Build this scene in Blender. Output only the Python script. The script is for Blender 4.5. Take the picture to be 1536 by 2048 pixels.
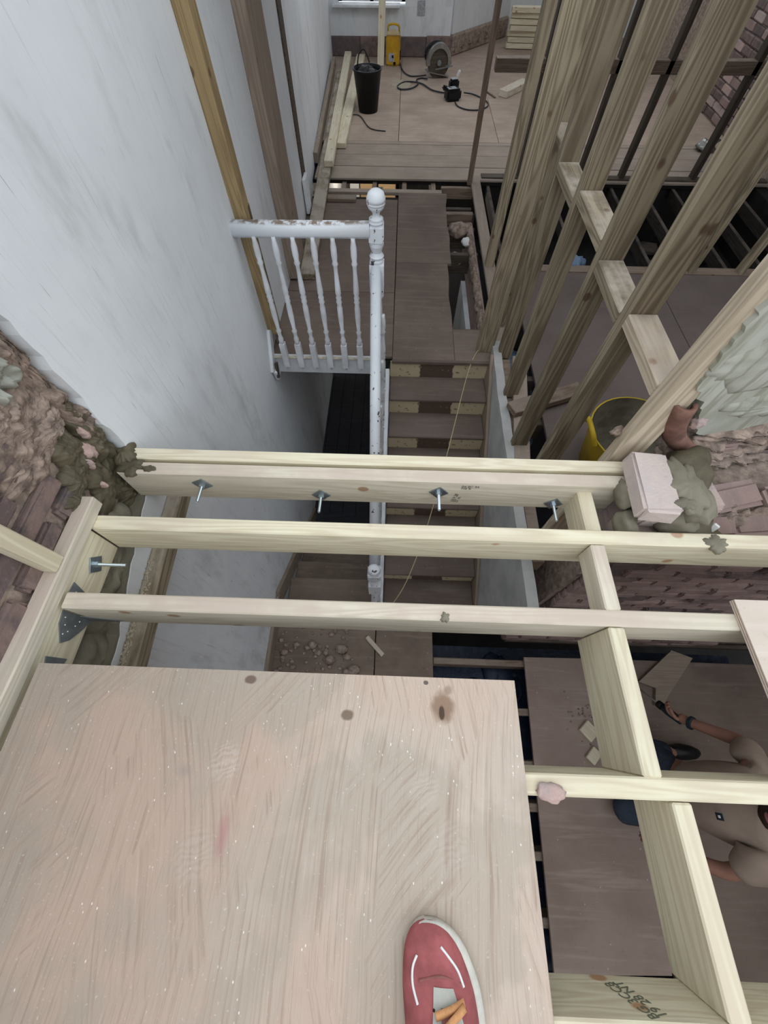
import bpy, bmesh, math, random
from mathutils import Vector, Matrix, noise as mnoise
from mathutils.geometry import tessellate_polygon
random.seed(7)
S = bpy.context.scene
for o in list(bpy.data.objects): bpy.data.objects.remove(o)
COL = S.collection
# ------------------------------------------------------------------ camera
# landing floor is z = 0, camera 2 m above it; X to the right, Y towards the front of the house
cam = bpy.data.cameras.new('camera'); cam_o = bpy.data.objects.new('camera', cam); COL.objects.link(cam_o)
cam.sensor_fit = 'VERTICAL'; cam.sensor_height = 36.0; cam.lens = 36.0*771.0/2048.0
cam.clip_start = 0.02; cam.clip_end = 200
R = ((0.99942, 0.03060, -0.01515), (0.03411, -0.87951, 0.47464), (0.00120, -0.47488, -0.88005))
m = Matrix(((R[0][0], -R[0][1], -R[0][2], 0), (R[1][0], -R[1][1], -R[1][2], 0), (R[2][0], -R[2][1], -R[2][2], 2.0), (0, 0, 0, 1)))
cam_o.matrix_world = m
S.camera = cam_o
# ------------------------------------------------------------------ world: overcast sky over the opened-up rear of the house
W = bpy.data.worlds.new('sky'); S.world = W; W.use_nodes = True
bg = W.node_tree.nodes['Background']; bg.inputs['Color'].default_value = (0.90, 0.96, 1.0, 1); bg.inputs['Strength'].default_value = 1.0
S.view_settings.view_transform = 'Standard'; S.view_settings.look = 'None'; S.view_settings.gamma = 1.0
S.view_settings.exposure = 0.72
try: S.view_settings.use_curve_mapping = False
except Exception: pass

# ------------------------------------------------------------------ materials
class NB:
    def __init__(s, name):
        s.m = bpy.data.materials.new(name); s.m.use_nodes = True; s.t = s.m.node_tree; s.n = s.t.nodes
        s.b = s.n['Principled BSDF']; s.b.inputs['Specular IOR Level'].default_value = 0.25
    def L(s, a, b): s.t.links.new(a, b)
    def new(s, ty): return s.n.new(ty)
    def put(s, sock, v):
        if hasattr(v, 'is_output'): s.L(v, sock)
        elif v is not None: sock.default_value = v
    def oc(s): return s.new('ShaderNodeTexCoord').outputs['Object']
    def rnd(s): return s.new('ShaderNodeObjectInfo').outputs['Random']
    def vm(s, op, a, b):
        n = s.new('ShaderNodeVectorMath'); n.operation = op; s.put(n.inputs[0], a); s.put(n.inputs[1], b); return n.outputs['Value' if op in ('LENGTH', 'DOT_PRODUCT', 'DISTANCE') else 'Vector']
    def ma(s, op, a, b=None, c=None):
        n = s.new('ShaderNodeMath'); n.operation = op; s.put(n.inputs[0], a); s.put(n.inputs[1], b); s.put(n.inputs[2], c); return n.outputs[0]
    def noise(s, v, sc, det=3, ro=0.55, dist=0.0):
        n = s.new('ShaderNodeTexNoise'); s.L(v, n.inputs['Vector']); n.inputs['Scale'].default_value = sc; n.inputs['Detail'].default_value = det
        n.inputs['Roughness'].default_value = ro; n.inputs['Distortion'].default_value = dist; return n.outputs['Fac']
    def vor(s, v, sc):
        n = s.new('ShaderNodeTexVoronoi'); s.L(v, n.inputs['Vector']); n.inputs['Scale'].default_value = sc; return n
    def ramp(s, f, a, b, lo=0.0, hi=1.0):
        n = s.new('ShaderNodeMapRange'); n.interpolation_type = 'SMOOTHSTEP'; s.L(f, n.inputs['Value'])
        n.inputs['From Min'].default_value = a; n.inputs['From Max'].default_value = b; n.inputs['To Min'].default_value = lo; n.inputs['To Max'].default_value = hi
        return n.outputs['Result']
    def mix(s, f, a, b, mode='MIX'):
        n = s.new('ShaderNodeMix'); n.data_type = 'RGBA'; n.blend_type = mode
        s.put(n.inputs[0], f); s.put(n.inputs[6], a if hasattr(a, 'is_output') else (*a, 1)); s.put(n.inputs[7], b if hasattr(b, 'is_output') else (*b, 1)); return n.outputs[2]
    def xyz(s, v):
        n = s.new('ShaderNodeSeparateXYZ'); s.L(v, n.inputs[0]); return n.outputs
    def bump(s, h, st=0.3, d=0.01):
        n = s.new('ShaderNodeBump'); s.L(h, n.inputs['Height']); n.inputs['Strength'].default_value = st; n.inputs['Distance'].default_value = d
        s.L(n.outputs['Normal'], s.b.inputs['Normal'])
    def out(s, col, rough=0.8, metal=0.0):
        s.put(s.b.inputs['Base Color'], col if hasattr(col, 'is_output') else (*col, 1)); s.put(s.b.inputs['Roughness'], rough); s.b.inputs['Metallic'].default_value = metal; return s.m
    def shifted(s):
        r = s.rnd(); c = s.new('ShaderNodeCombineXYZ'); k = s.ma('MULTIPLY', r, 37.0); s.L(k, c.inputs[0]); s.L(k, c.inputs[1]); s.L(k, c.inputs[2])
        return s.vm('ADD', s.oc(), c.outputs[0])
    def new_noise_col(s, v, sc):
        n = s.new('ShaderNodeTexNoise'); s.L(v, n.inputs['Vector']); n.inputs['Scale'].default_value = sc; return n.outputs['Color']
    def up(s):
        return s.xyz(s.new('ShaderNodeNewGeometry').outputs['Normal'])[2]

def timber_mat(name, light, dark, knot, dust=0.0, dustc=(.50, .42, .36), grain=1.0, var=.25):
    s = NB(name); v = s.shifted()
    n1 = s.noise(s.vm('MULTIPLY', v, (0.8, 11, 11)), 1.0, 2, .5, .4)
    rings = s.ma('MULTIPLY_ADD', s.ma('SINE', s.ma('MULTIPLY', n1, 70.0)), .5, .5)
    n2 = s.noise(s.vm('MULTIPLY', v, (5, 190, 190)), 1.0, 3, .6)
    n3 = s.noise(v, 2.2, 4, .6)
    f = s.ma('MULTIPLY', s.ma('ADD', s.ma('MULTIPLY', rings, .45), s.ma('MULTIPLY', n2, .55)), grain)
    c = s.mix(s.ramp(f, .22, .85), light, dark)
    c = s.mix(s.ramp(n3, .45, .75, 0, .45), c, dark)
    vo = s.vor(s.vm('MULTIPLY', v, (1, 1.25, 1.25)), 7.0); cr = s.xyz(vo.outputs['Color'])[0]
    km = s.ma('MULTIPLY', s.ramp(vo.outputs['Distance'], .10, .17, 1, 0), s.ma('GREATER_THAN', cr, .68))
    c = s.mix(s.ma('MULTIPLY', km, .8), c, knot)
    hv = s.new('ShaderNodeHueSaturation'); s.L(c, hv.inputs['Color']); s.L(s.ramp(s.rnd(), 0, 1, 1-var, 1+var*.5), hv.inputs['Value']); c = hv.outputs['Color']
    if dust > 0:
        dm = s.ma('MULTIPLY', s.ramp(s.up(), .5, .9), s.ramp(s.noise(v, 3.5, 5, .65), .35, .62, 0, dust)); c = s.mix(dm, c, dustc)
    s.bump(s.ma('ADD', n2, s.ma('MULTIPLY', rings, .4)), .25, .002)
    return s.out(c, .75)

def plain(name, col, rough=.6, metal=0, var=0.0, sc=20, bump=0):
    s = NB(name)
    if var or bump:
        n = s.noise(s.shifted(), sc, 5, .6); d = tuple(x*(1-var) for x in col)
        if bump: s.bump(n, bump, .01)
        return s.out(s.mix(s.ramp(n, .3, .7), d, col), rough, metal)
    return s.out(col, rough, metal)

M = {}
M['fresh'] = timber_mat('fresh_treated_timber', (.79, .735, .56), (.66, .575, .42), (.42, .20, .09), dust=.35, dustc=(.60, .50, .42), var=.08)
M['dusty'] = timber_mat('dusty_fresh_timber', (.70, .64, .53), (.58, .52, .42), (.33, .16, .08), dust=.8, dustc=(.58, .47, .40), var=.08)
M['stud'] = timber_mat('weathered_stud_timber', (.37, .31, .22), (.19, .15, .10), (.12, .065, .04), dust=.9, dustc=(.48, .42, .36), var=.25)
M['studpink'] = timber_mat('brick_dusted_stud_timber', (.58, .49, .38), (.38, .31, .23), (.26, .14, .09), dust=.9, dustc=(.5, .42, .36), var=.1)
M['old'] = timber_mat('old_brown_timber', (.26, .19, .145), (.16, .115, .085), (.08, .05, .04), dust=.7, dustc=(.30, .25, .21), var=.25)
M['wallpost'] = timber_mat('yellow_brown_post_timber', (.40, .29, .15), (.27, .19, .10), (.13, .07, .04), dust=.3, var=.1)
M['dark'] = timber_mat('dark_old_timber', (.11, .085, .065), (.065, .05, .04), (.03, .02, .02), dust=.4, dustc=(.18, .15, .13), var=.3)
M['shadejoist'] = timber_mat('shade_darkened_joist_timber', (.055, .045, .038), (.03, .025, .02), (.02, .015, .012), dust=.8, dustc=(.15, .125, .11), var=.2)  # joist colour darkened to carry the shade of the floor void
M['greyplaster'] = plain('dusty_grey_plaster', (.50, .495, .49), .9, 0, .25, 5, .2)
M['greyboard'] = timber_mat('grey_brown_board', (.33, .265, .205), (.24, .19, .15), (.14, .10, .08), dust=.4, dustc=(.3, .25, .2), var=.08)

def plaster():
    s = NB('scuffed_white_plaster'); v = s.oc()
    big = s.noise(v, 1.3, 4, .6); st = s.noise(s.vm('MULTIPLY', v, (50, 90, 2.2)), 1.0, 5, .68); fine = s.noise(v, 60, 4, .6)
    sm = s.noise(s.vm('MULTIPLY', v, (3, 3, 1.1)), 1.6, 5, .65)
    c = s.mix(s.ramp(big, .3, .7), (.72, .745, .78), (.82, .845, .875))
    c = s.mix(s.ramp(st, .54, .76, 0, .32), c, (.40, .38, .36))
    c = s.mix(s.ramp(sm, .50, .78, 0, .55), c, (.42, .41, .40))
    vo = s.vor(s.vm('MULTIPLY', v, (6, 6, 2.4)), 2.1); cr = s.xyz(vo.outputs['Color'])[1]
    c = s.mix(s.ma('MULTIPLY', s.ramp(vo.outputs['Distance'], .02, .05, .8, 0), s.ma('GREATER_THAN', cr, .6)), c, (.16, .15, .15))
    scr = s.noise(s.vm('MULTIPLY', v, (90, 90, 5)), 1.0, 2, .5); c = s.mix(s.ramp(scr, .70, .76, 0, .5), c, (.30, .28, .27))
    s.bump(s.ma('ADD', st, s.ma('MULTIPLY', fine, .5)), .12, .004)
    return s.out(c, .85)
M['plaster'] = plaster()

def floorboard(name, a, b, dustc, spk=.5):
    s = NB(name); v = s.shifted()
    n = s.noise(v, 1.8, 6, .62); f = s.noise(v, 45, 4, .7); st = s.noise(s.vm('MULTIPLY', v, (2.5, 30, 1)), 1.0, 4, .6, .3)
    c = s.mix(s.ramp(n, .3, .7), a, b); c = s.mix(s.ramp(st, .48, .75, 0, .5), c, dustc)
    vo = s.vor(v, 26); cr = s.xyz(vo.outputs['Color'])[0]
    c = s.mix(s.ma('MULTIPLY', s.ramp(vo.outputs['Distance'], .08, .16, spk, 0), s.ma('GREATER_THAN', cr, .88)), c, tuple(x*1.5 for x in dustc))
    c = s.mix(s.ramp(f, .58, .8, 0, .4), c, tuple(x*.45 for x in a))
    s.bump(f, .15, .004)
    return s.out(c, .9)
M['landing'] = floorboard('dusty_brown_floor_sheet', (.15, .113, .094), (.215, .166, .138), (.27, .215, .185))
M['room'] = floorboard('dusty_chipboard_floor', (.36, .275, .22), (.47, .37, .305), (.54, .45, .38))
M['plank'] = floorboard('old_floor_plank', (.29, .235, .195), (.38, .31, .26), (.45, .385, .33))
M['darkfloor'] = floorboard('dark_reddish_floor_sheet', (.14, .11, .105), (.18, .145, .135), (.17, .14, .13), .2)
M['lowply'] = floorboard('dusty_plywood_lower', (.27, .20, .17), (.36, .28, .24), (.46, .37, .32))
M['tread'] = floorboard('dusty_stair_tread', (.13, .098, .082), (.18, .14, .12), (.23, .185, .16))
M['debris'] = floorboard('plaster_rubble_floor', (.16, .12, .095), (.27, .21, .17), (.33, .26, .21), .8)
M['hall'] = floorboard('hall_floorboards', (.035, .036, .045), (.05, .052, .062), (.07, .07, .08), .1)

def plysheet():
    s = NB('dusty_plywood_top'); v = s.oc(); x, y, z = s.xyz(v)
    w = s.noise(v, 1.3, 2, .5); zsel = s.noise(s.vm('MULTIPLY', v, (1.5, 1.1, 1)), 2.1, 3, .5, .3)
    def streak(ang, sx, sy, det, zoff):
        mp = s.new('ShaderNodeMapping'); mp.inputs['Rotation'].default_value = (0, 0, ang); mp.inputs['Location'].default_value = (zoff, 0, zoff); s.L(v, mp.inputs['Vector'])
        wv = s.vm('ADD', mp.outputs[0], s.vm('MULTIPLY', s.vm('SUBTRACT', s.new_noise_col(v, 1.4), (.5, .5, .5)), (.10, 0, 0)))
        return s.noise(s.vm('MULTIPLY', wv, (sx, sy, 1)), 1.0, det, .68)
    sa, sb_, sc2 = streak(.05, 120, 2.2, 6, 0), streak(-.30, 120, 2.6, 6, 3), streak(.75, 110, 3.6, 6, 6)
    def mixf(f, a, b): return s.ma('ADD', s.ma('MULTIPLY', a, s.ma('SUBTRACT', 1.0, f)), s.ma('MULTIPLY', b, f))
    st = mixf(s.ramp(zsel, .56, .60), mixf(s.ramp(zsel, .42, .45), sb_, sa), sc2); st2 = streak(.03, 360, 8, 3, 9)
    big = s.noise(v, 2.4, 4, .6); med = s.noise(v, 9, 4, .6)
    c = s.mix(s.ramp(big, .35, .65), (.56, .44, .365), (.54, .46, .39))
    lf = s.ramp(s.ma('ADD', x, s.ma('MULTIPLY', s.ma('SUBTRACT', big, .5), .8)), -.55, .05)
    c = s.mix(lf, s.mix(s.ramp(big, .4, .6), (.50, .375, .305), (.40, .335, .275)), c)
    # swept (dust-free, pinker) and dusty zones
    zone = s.ramp(s.noise(s.vm('MULTIPLY', v, (1.4, .9, 1)), 1.9, 5, .6, .4), .47, .53)
    c = s.mix(s.ma('MULTIPLY', zone, .55), c, (.41, .35, .29))
    c = s.mix(s.ramp(st, .47, .70, 0, .75), c, (.33, .24, .185)); c = s.mix(s.ramp(st2, .52, .72, 0, .4), c, (.30, .235, .19))
    c = s.mix(s.ramp(st, .20, .42, .35, 0), c, (.74, .67, .60))
    fine = s.noise(v, 130, 3, .6); c = s.mix(s.ramp(fine, .62, .75, 0, .35), c, (.80, .76, .70))
    vo = s.vor(s.vm('MULTIPLY', v, (1, .6, 1)), 150); cr = s.xyz(vo.outputs['Color'])[0]
    sp = s.ma('MULTIPLY', s.ma('MULTIPLY', s.ramp(vo.outputs['Distance'], .16, .26, 1, 0), s.ma('GREATER_THAN', cr, .90)), s.ramp(med, .45, .6)); c = s.mix(s.ma('MULTIPLY', sp, .8), c, (.88, .86, .80))
    def spot(px, py, rx, ry, col, amt, soft=.6):
        nonlocal c
        d = s.vm('LENGTH', s.vm('DIVIDE', s.vm('SUBTRACT', v, (px, py, 0)), (rx, ry, 1.0)), None)
        d = s.ma('ADD', d, s.ma('MULTIPLY', s.ma('SUBTRACT', s.noise(v, 40, 3, .6), .5), .5)); c = s.mix(s.ramp(d, soft, 1.0, amt, 0), c, col)
    # knots, screw holes and boot prints on the sheet
    spot(.147, .033, .036, .044, (.25, .155, .10), .85, .5); spot(.144, .020, .009, .02, (.06, .04, .03), .9); spot(.162, .072, .016, .016, (.28, .20, .15), .7, .3)
    spot(-.090, .008, .019, .015, (.20, .15, .11), .95); spot(-.345, .080, .018, .013, (.17, .12, .09), .95); spot(.106, .088, .008, .006, (.12, .10, .09), .95)
    spot(-.345, -.235, .02, .06, (.42, .20, .20), .6, .1); spot(-.46, -.12, .03, .02, (.26, .24, .22), .35, .1)
    for (px, py, r, a) in ((-.37, -.10, .040, .20), (-.40, -.27, .05, .10), (.10, -.14, .04, .14), (.15, -.24, .05, .10)):
        d = s.vm('LENGTH', s.vm('DIVIDE', s.vm('SUBTRACT', v, (px, py, 0)), (r, r*1.2, 1.0)), None); rg = s.ma('MULTIPLY_ADD', s.ma('SINE', s.ma('ADD', s.ma('MULTIPLY', s.vm('LENGTH', s.vm('SUBTRACT', v, (px+.05, py-.11, 0)), None), 520.0), s.ma('MULTIPLY', s.noise(v, 22, 3), 26.0))), .5, .5)
        c = s.mix(s.ma('MULTIPLY', s.ramp(d, .5, 1.1, 1, 0), s.ma('MULTIPLY', rg, a)), c, (.76, .71, .66))
    s.bump(s.ma('ADD', st, s.ma('MULTIPLY', fine, .4)), .2, .003)
    return s.out(c, .85)
M['ply'] = plysheet()
M['plyedge'] = plain('plywood_core', (.42, .31, .22), .8, 0, .3, 60)
M['ply2'] = floorboard('clean_plywood_offcut', (.60, .50, .43), (.70, .61, .54), (.74, .67, .60), .3)

def brickm(name, cols, grime):
    s = NB(name); v = s.shifted(); n = s.noise(v, 12, 5, .65); f = s.noise(v, 60, 4, .7); r = s.rnd()
    c = s.mix(s.ramp(r, .2, .8), cols[0], cols[1]); c = s.mix(s.ramp(n, .40, .70), c, cols[2]); c = s.mix(s.ramp(f, .55, .75, 0, .5), c, grime)
    s.bump(s.ma('ADD', n, f), .6, .006); return s.out(c, .92)
M['brick'] = brickm('old_grimy_brick', ((.17, .125, .12), (.26, .185, .165), (.12, .10, .105)), (.36, .28, .25))
M['brickred'] = brickm('old_red_brick', ((.42, .20, .14), (.36, .22, .18), (.26, .19, .18)), (.40, .32, .29))
M['brickpink'] = brickm('pink_broken_brick', ((.52, .36, .32), (.47, .37, .34), (.40, .33, .33)), (.62, .54, .51))
M['brickdark'] = brickm('dark_pink_rear_brick', ((.32, .225, .205), (.37, .27, .245), (.26, .195, .185)), (.42, .33, .30))  # brown-pink brick colour, varied per brick
M['cleanbrick'] = brickm('dusty_pale_brick', ((.58, .49, .46), (.58, .49, .46), (.52, .46, .45)), (.62, .40, .34))
M['mortar'] = plain('old_lime_mortar', (.44, .345, .29), .95, 0, .5, 30, 1.0)
M['rubble'] = plain('crumbling_brown_mortar', (.42, .32, .265), .95, 0, .6, 26, 1.0)
M['wet'] = plain('wet_olive_mortar', (.135, .115, .075), .55, 0, .35, 10, .6)
M['wetlight'] = plain('drying_olive_mortar', (.24, .22, .165), .7, 0, .3, 9, .5)
def renderm():
    s = NB('grey_green_cement_render'); v = s.oc(); n = s.noise(v, 5, 5, .6); st = s.noise(s.vm('MULTIPLY', v, (22, 6, 2)), 1.0, 4, .6)
    c = s.mix(s.ramp(n, .35, .65), (.33, .335, .285), (.45, .455, .405)); c = s.mix(s.ramp(st, .50, .58, 0, .7), c, (.25, .245, .19)); s.bump(s.ma('ADD', n, st), .35, .01); return s.out(c, .85)
M['render'] = renderm()
M['terracotta'] = plain('terracotta_flue', (.29, .155, .12), .85, 0, .6, 9, .4)
def chippaint():
    s = NB('chipped_white_gloss'); v = s.shifted(); n = s.noise(s.vm('MULTIPLY', v, (1, 1, .55)), 34, 3, .6); b = s.noise(v, 4, 3)
    c = s.mix(s.ramp(b, .3, .7), (.80, .83, .88), (.70, .73, .78)); c = s.mix(s.ramp(n, .635, .655), c, (.09, .075, .07)); return s.out(c, .35)
M['paint'] = chippaint()
def cleanpaint():
    s = NB('white_gloss'); v = s.shifted(); b = s.noise(v, 7, 4); return s.out(s.mix(s.ramp(b, .3, .75), (.80, .83, .88), (.62, .63, .65)), .4)
M['paint2'] = cleanpaint()
def railtop():
    s = NB('worn_white_rail'); v = s.shifted(); n = s.noise(s.vm('MULTIPLY', v, (1, 1, 1)), 18, 4, .65)
    m_ = s.ma('MULTIPLY', s.ramp(s.up(), .55, .85), s.ramp(n, .40, .55)); c = s.mix(m_, (.80, .83, .88), (.26, .20, .16)); return s.out(c, .4)
M['railtop'] = railtop()
def riserm():
    s = NB('half_painted_riser'); v = s.oc(); x = s.xyz(v)[0]; n = s.noise(v, 14, 4, .6)
    d = s.ma('ABSOLUTE', s.ma('SUBTRACT', s.ma('ADD', x, s.ma('MULTIPLY', s.ma('SUBTRACT', n, .5), .05)), -.01))
    c = s.mix(s.ramp(d, .125, .135), (.12, .085, .065), (.62, .53, .36)); c = s.mix(s.ramp(s.noise(v, 40, 3), .62, .68), c, (.25, .19, .14)); return s.out(c, .7)
M['riser'] = riserm()
M['crust'] = plain('flaking_cream_paint', (.66, .60, .48), .8, 0, .35, 60)
M['zinc'] = plain('zinc_plate', (.42, .48, .52), .35, .85, .3, 30)
M['rod'] = plain('bright_zinc_rod', (.62, .70, .74), .28, .9)
M['galv'] = plain('dull_galvanised_steel', (.30, .33, .35), .5, .6, .25, 25)
M['black'] = plain('black_plastic', (.012, .012, .014), .42, 0, .3, 8)
M['bag'] = plain('black_bin_bag', (.02, .02, .022), .5, 0, .2, 6)
M['cable'] = plain('black_rubber_cable', (.035, .037, .042), .5)
M['yellow'] = plain('site_yellow_plastic', (.66, .37, .025), .5, 0, .25, 9)
M['ypale'] = plain('dusty_yellow_plastic', (.66, .53, .30), .6, 0, .2, 12)
M['tub'] = plain('yellow_tub_plastic', (.62, .43, .03), .5, 0, .2, 7)
M['tubin'] = plain('dirty_tub_inside', (.21, .19, .14), .8, 0, .5, 9, .4)
M['steel'] = plain('brushed_steel', (.42, .42, .40), .35, .85, .25, 20)
M['white'] = plain('white_plastic', (.80, .80, .80), .5)
M['label'] = plain('grey_sticker', (.50, .52, .55), .5, 0, .4, 60)
M['cord'] = plain('yellowed_string', (.48, .42, .25), .9)
M['blue'] = plain('blue_membrane', (.016, .028, .058), .4, 0, .5, 14, .6)
M['bluebag'] = plain('pale_blue_plastic', (.22, .33, .50), .35, 0, .3, 14)
M['void'] = plain('shade_and_seam_black', (.022, .02, .019), .95, 0, .4, 6)  # near-black that stands for shade in the voids, also used for board seams
M['ink'] = plain('grey_stamp_ink', (.20, .19, .18), .9)
M['ink2'] = plain('dark_stamp_ink', (.16, .17, .12), .9)
M['red'] = plain('dusty_red_suede', (.42, .125, .13), .9, 0, .35, 22, .3)
M['sole'] = plain('off_white_rubber_sole', (.66, .64, .58), .7, 0, .2, 30)
M['greyleather'] = plain('pale_grey_eyestay', (.50, .50, .46), .8, 0, .15, 30)
M['lace'] = plain('orange_lace', (.66, .33, .15), .9, 0, .3, 60)
M['tongue'] = plain('dusky_red_tongue', (.33, .13, .12), .9, 0, .3, 40)
M['skin'] = plain('skin', (.38, .20, .145), .55, 0, .2, 8)
M['shirt'] = plain('beige_cotton_shirt', (.40, .31, .25), .95, 0, .2, 6, .2)
M['denim'] = plain('dark_blue_denim', (.055, .072, .10), .95, 0, .5, 9, .2)
M['hair'] = plain('dark_brown_hair', (.045, .028, .02), .7, 0, .4, 40, .5)
M['glove'] = plain('dark_teal_plastic', (.02, .035, .045), .5, 0, .3, 20)
M['palewood'] = timber_mat('varnished_pale_door_wood', (.62, .44, .25), (.54, .36, .19), (.3, .16, .07), var=.05)
M['dusthole'] = plain('fresh_sawdust', (.60, .52, .40), .95, 0, .4, 90, .8)

# ------------------------------------------------------------------ mesh helpers
def link(name, me, mat, parent=None):
    o = bpy.data.objects.new(name, me); COL.objects.link(o)
    if mat is not None: me.materials.append(M[mat] if isinstance(mat, str) else mat)
    if parent is not None: o.parent = parent
    return o
def tag(o, label=None, cat=None, group=None, kind=None):
    if label: o['label'] = label
    if cat: o['category'] = cat
    if group: o['group'] = group
    if kind: o['kind'] = kind
    return o
def empty(name, loc=(0, 0, 0), rot=(0, 0, 0)):
    o = bpy.data.objects.new(name, None); COL.objects.link(o); o.location = loc; o.rotation_euler = rot; o.empty_display_size = .05; return o
def boxmesh(sx, sy, sz, bev=.003, seg=1, jit=0.0):
    bm = bmesh.new(); bmesh.ops.create_cube(bm, size=1.0)
    for v in bm.verts: v.co = Vector((v.co.x*sx, v.co.y*sy, v.co.z*sz))
    if bev > 0: bmesh.ops.bevel(bm, geom=bm.edges[:], offset=min(bev, .45*min(sx, sy, sz)), segments=seg, affect='EDGES')
    if jit:
        for v in bm.verts: v.co += Vector([random.uniform(-jit, jit) for _ in range(3)])
    me = bpy.data.meshes.new('m'); bm.to_mesh(me); bm.free(); return me
def box(name, x0, x1, y0, y1, z0, z1, mat, parent=None, bev=.003, off=None):
    o = link(name, boxmesh(x1-x0, y1-y0, z1-z0, bev), mat, parent); c = Vector(((x0+x1)/2, (y0+y1)/2, (z0+z1)/2))
    o.location = c - (parent.location if parent is not None else Vector()); return o
def plocal(parent, p): return Vector(p) - (parent.location if parent is not None else Vector())
def timber(name, p0, p1, w, h, mat, parent=None, bev=.004, up=(0, 0, 1)):
    """box whose local X runs from p0 to p1 (centre line), w across, h along 'up'"""
    p0, p1 = Vector(p0), Vector(p1); x = (p1-p0).normalized(); y = Vector(up).cross(x).normalized(); z = x.cross(y)
    o = link(name, boxmesh((p1-p0).length, w, h, bev), mat, parent)
    mt = Matrix((x, y, z)).transposed().to_4x4(); mt.translation = plocal(parent, (p0+p1)/2); o.matrix_local = mt; return o
def from_bm(name, bm, mat, parent=None, loc=(0, 0, 0), smooth=False):
    me = bpy.data.meshes.new(name)
    if smooth:
        for f in bm.faces: f.smooth = True
    bm.to_mesh(me); bm.free(); o = link(name, me, mat, parent); o.location = plocal(parent, loc); return o
def lathe_bm(prof, n=16, bm=None, off=(0, 0, 0), cap=True):
    bm = bm or bmesh.new(); rings = []
    for r, z in prof:
        rings.append([bm.verts.new((off[0]+r*math.cos(2*math.pi*k/n), off[1]+r*math.sin(2*math.pi*k/n), off[2]+z)) for k in range(n)])
    for a, b in zip(rings, rings[1:]):
        for k in range(n): bm.faces.new((a[k], a[(k+1) % n], b[(k+1) % n], b[k]))
    if cap and prof[0][0] > 1e-4: bm.faces.new(rings[0][::-1])
    if cap and prof[-1][0] > 1e-4: bm.faces.new(rings[-1])
    return bm
def tube_bm(pts, r, n=8, bm=None, closed=False, radii=None):
    bm = bm or bmesh.new(); pts = [Vector(p) for p in pts]; rings = []; N = len(pts)
    for i, p in enumerate(pts):
        a = pts[(i-1) % N] if (closed or i > 0) else p; b = pts[(i+1) % N] if (closed or i < N-1) else p
        t = (b-a).normalized(); u = t.cross(Vector((0, 0, 1)));
        if u.length < 1e-3: u = t.cross(Vector((0, 1, 0)))
        u.normalize(); w = t.cross(u); rr = radii[i] if radii else r
        rings.append([bm.verts.new(p + rr*(math.cos(2*math.pi*k/n)*u + math.sin(2*math.pi*k/n)*w)) for k in range(n)])
    for i in range(N if closed else N-1):
        a, b = rings[i], rings[(i+1) % N]
        for k in range(n): bm.faces.new((a[k], a[(k+1) % n], b[(k+1) % n], b[k]))
    if not closed: bm.faces.new(rings[0][::-1]); bm.faces.new(rings[-1])
    return bm
def spline(pts, k=6):
    pts = [Vector(p) for p in pts]; out = []
    for i in range(len(pts)-1):
        p0 = pts[max(i-1, 0)]; p1 = pts[i]; p2 = pts[i+1]; p3 = pts[min(i+2, len(pts)-1)]
        for j in range(k):
            t = j/k; out.append(.5*((2*p1)+(-p0+p2)*t+(2*p0-5*p1+4*p2-p3)*t*t+(-p0+3*p1-3*p2+p3)*t**3))
    out.append(pts[-1]); return out
def tube(name, pts, r, mat, parent=None, n=8, k=6, base=None):
    base = Vector(base) if base is not None else Vector(pts[0])
    return from_bm(name, tube_bm([p-base for p in spline(pts, k)], r, n), mat, parent, base, True)
def blob(name, c, r, mat, parent=None, seed=0, amp=.35, sub=3, fr=1.6):
    bm = bmesh.new(); bmesh.ops.create_icosphere(bm, subdivisions=sub, radius=1.0)
    for v in bm.verts:
        d = 1+amp*(mnoise.fractal(v.co*fr+Vector((seed*7.3, seed*3.1, 0)), 1.0, 2.0, 4)); v.co = Vector((v.co.x*r[0]*d, v.co.y*r[1]*d, v.co.z*r[2]*d))
    return from_bm(name, bm, mat, parent, c, True)
def slab(name, c, u, v, ru, rv, th, mat, parent=None, seed=0, rag=.35, rings=7, n=56, bump=.4):
    """ragged domed patch lying on a plane spanned by u, v (normal u x v)"""
    u, v = Vector(u).normalized(), Vector(v).normalized(); w = u.cross(v); bm = bmesh.new(); R_ = []
    for i in range(rings+1):
        row = []
        for k in range(n):
            a = 2*math.pi*k/n; e = Vector((math.cos(a), math.sin(a), 0)); rr = 1+rag*mnoise.fractal(e*1.7+Vector((seed*5.1, seed*2.3, 1)), 1, 2, 5)
            f = i/rings; p = u*(e.x*ru*rr*f)+v*(e.y*rv*rr*f); hh = th*(1-f**4)*(1+bump*mnoise.fractal(p*26+Vector((seed, 0, 0)), .8, 2.1, 6)) if i < rings else 0
            row.append(bm.verts.new(p+w*hh)) if i > 0 else None
        R_.append(row)
    c0 = bm.verts.new(w*th)
    for k in range(n): bm.faces.new((c0, R_[1][k], R_[1][(k+1) % n]))
    for i in range(1, rings):
        for k in range(n): bm.faces.new((R_[i][k], R_[i+1][k], R_[i+1][(k+1) % n], R_[i][(k+1) % n]))
    bot = [bm.verts.new(q.co-w*.01) for q in R_[rings]]
    for k in range(n): bm.faces.new((R_[rings][k], bot[k], bot[(k+1) % n], R_[rings][(k+1) % n]))
    return from_bm(name, bm, mat, parent, c, True)
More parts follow.
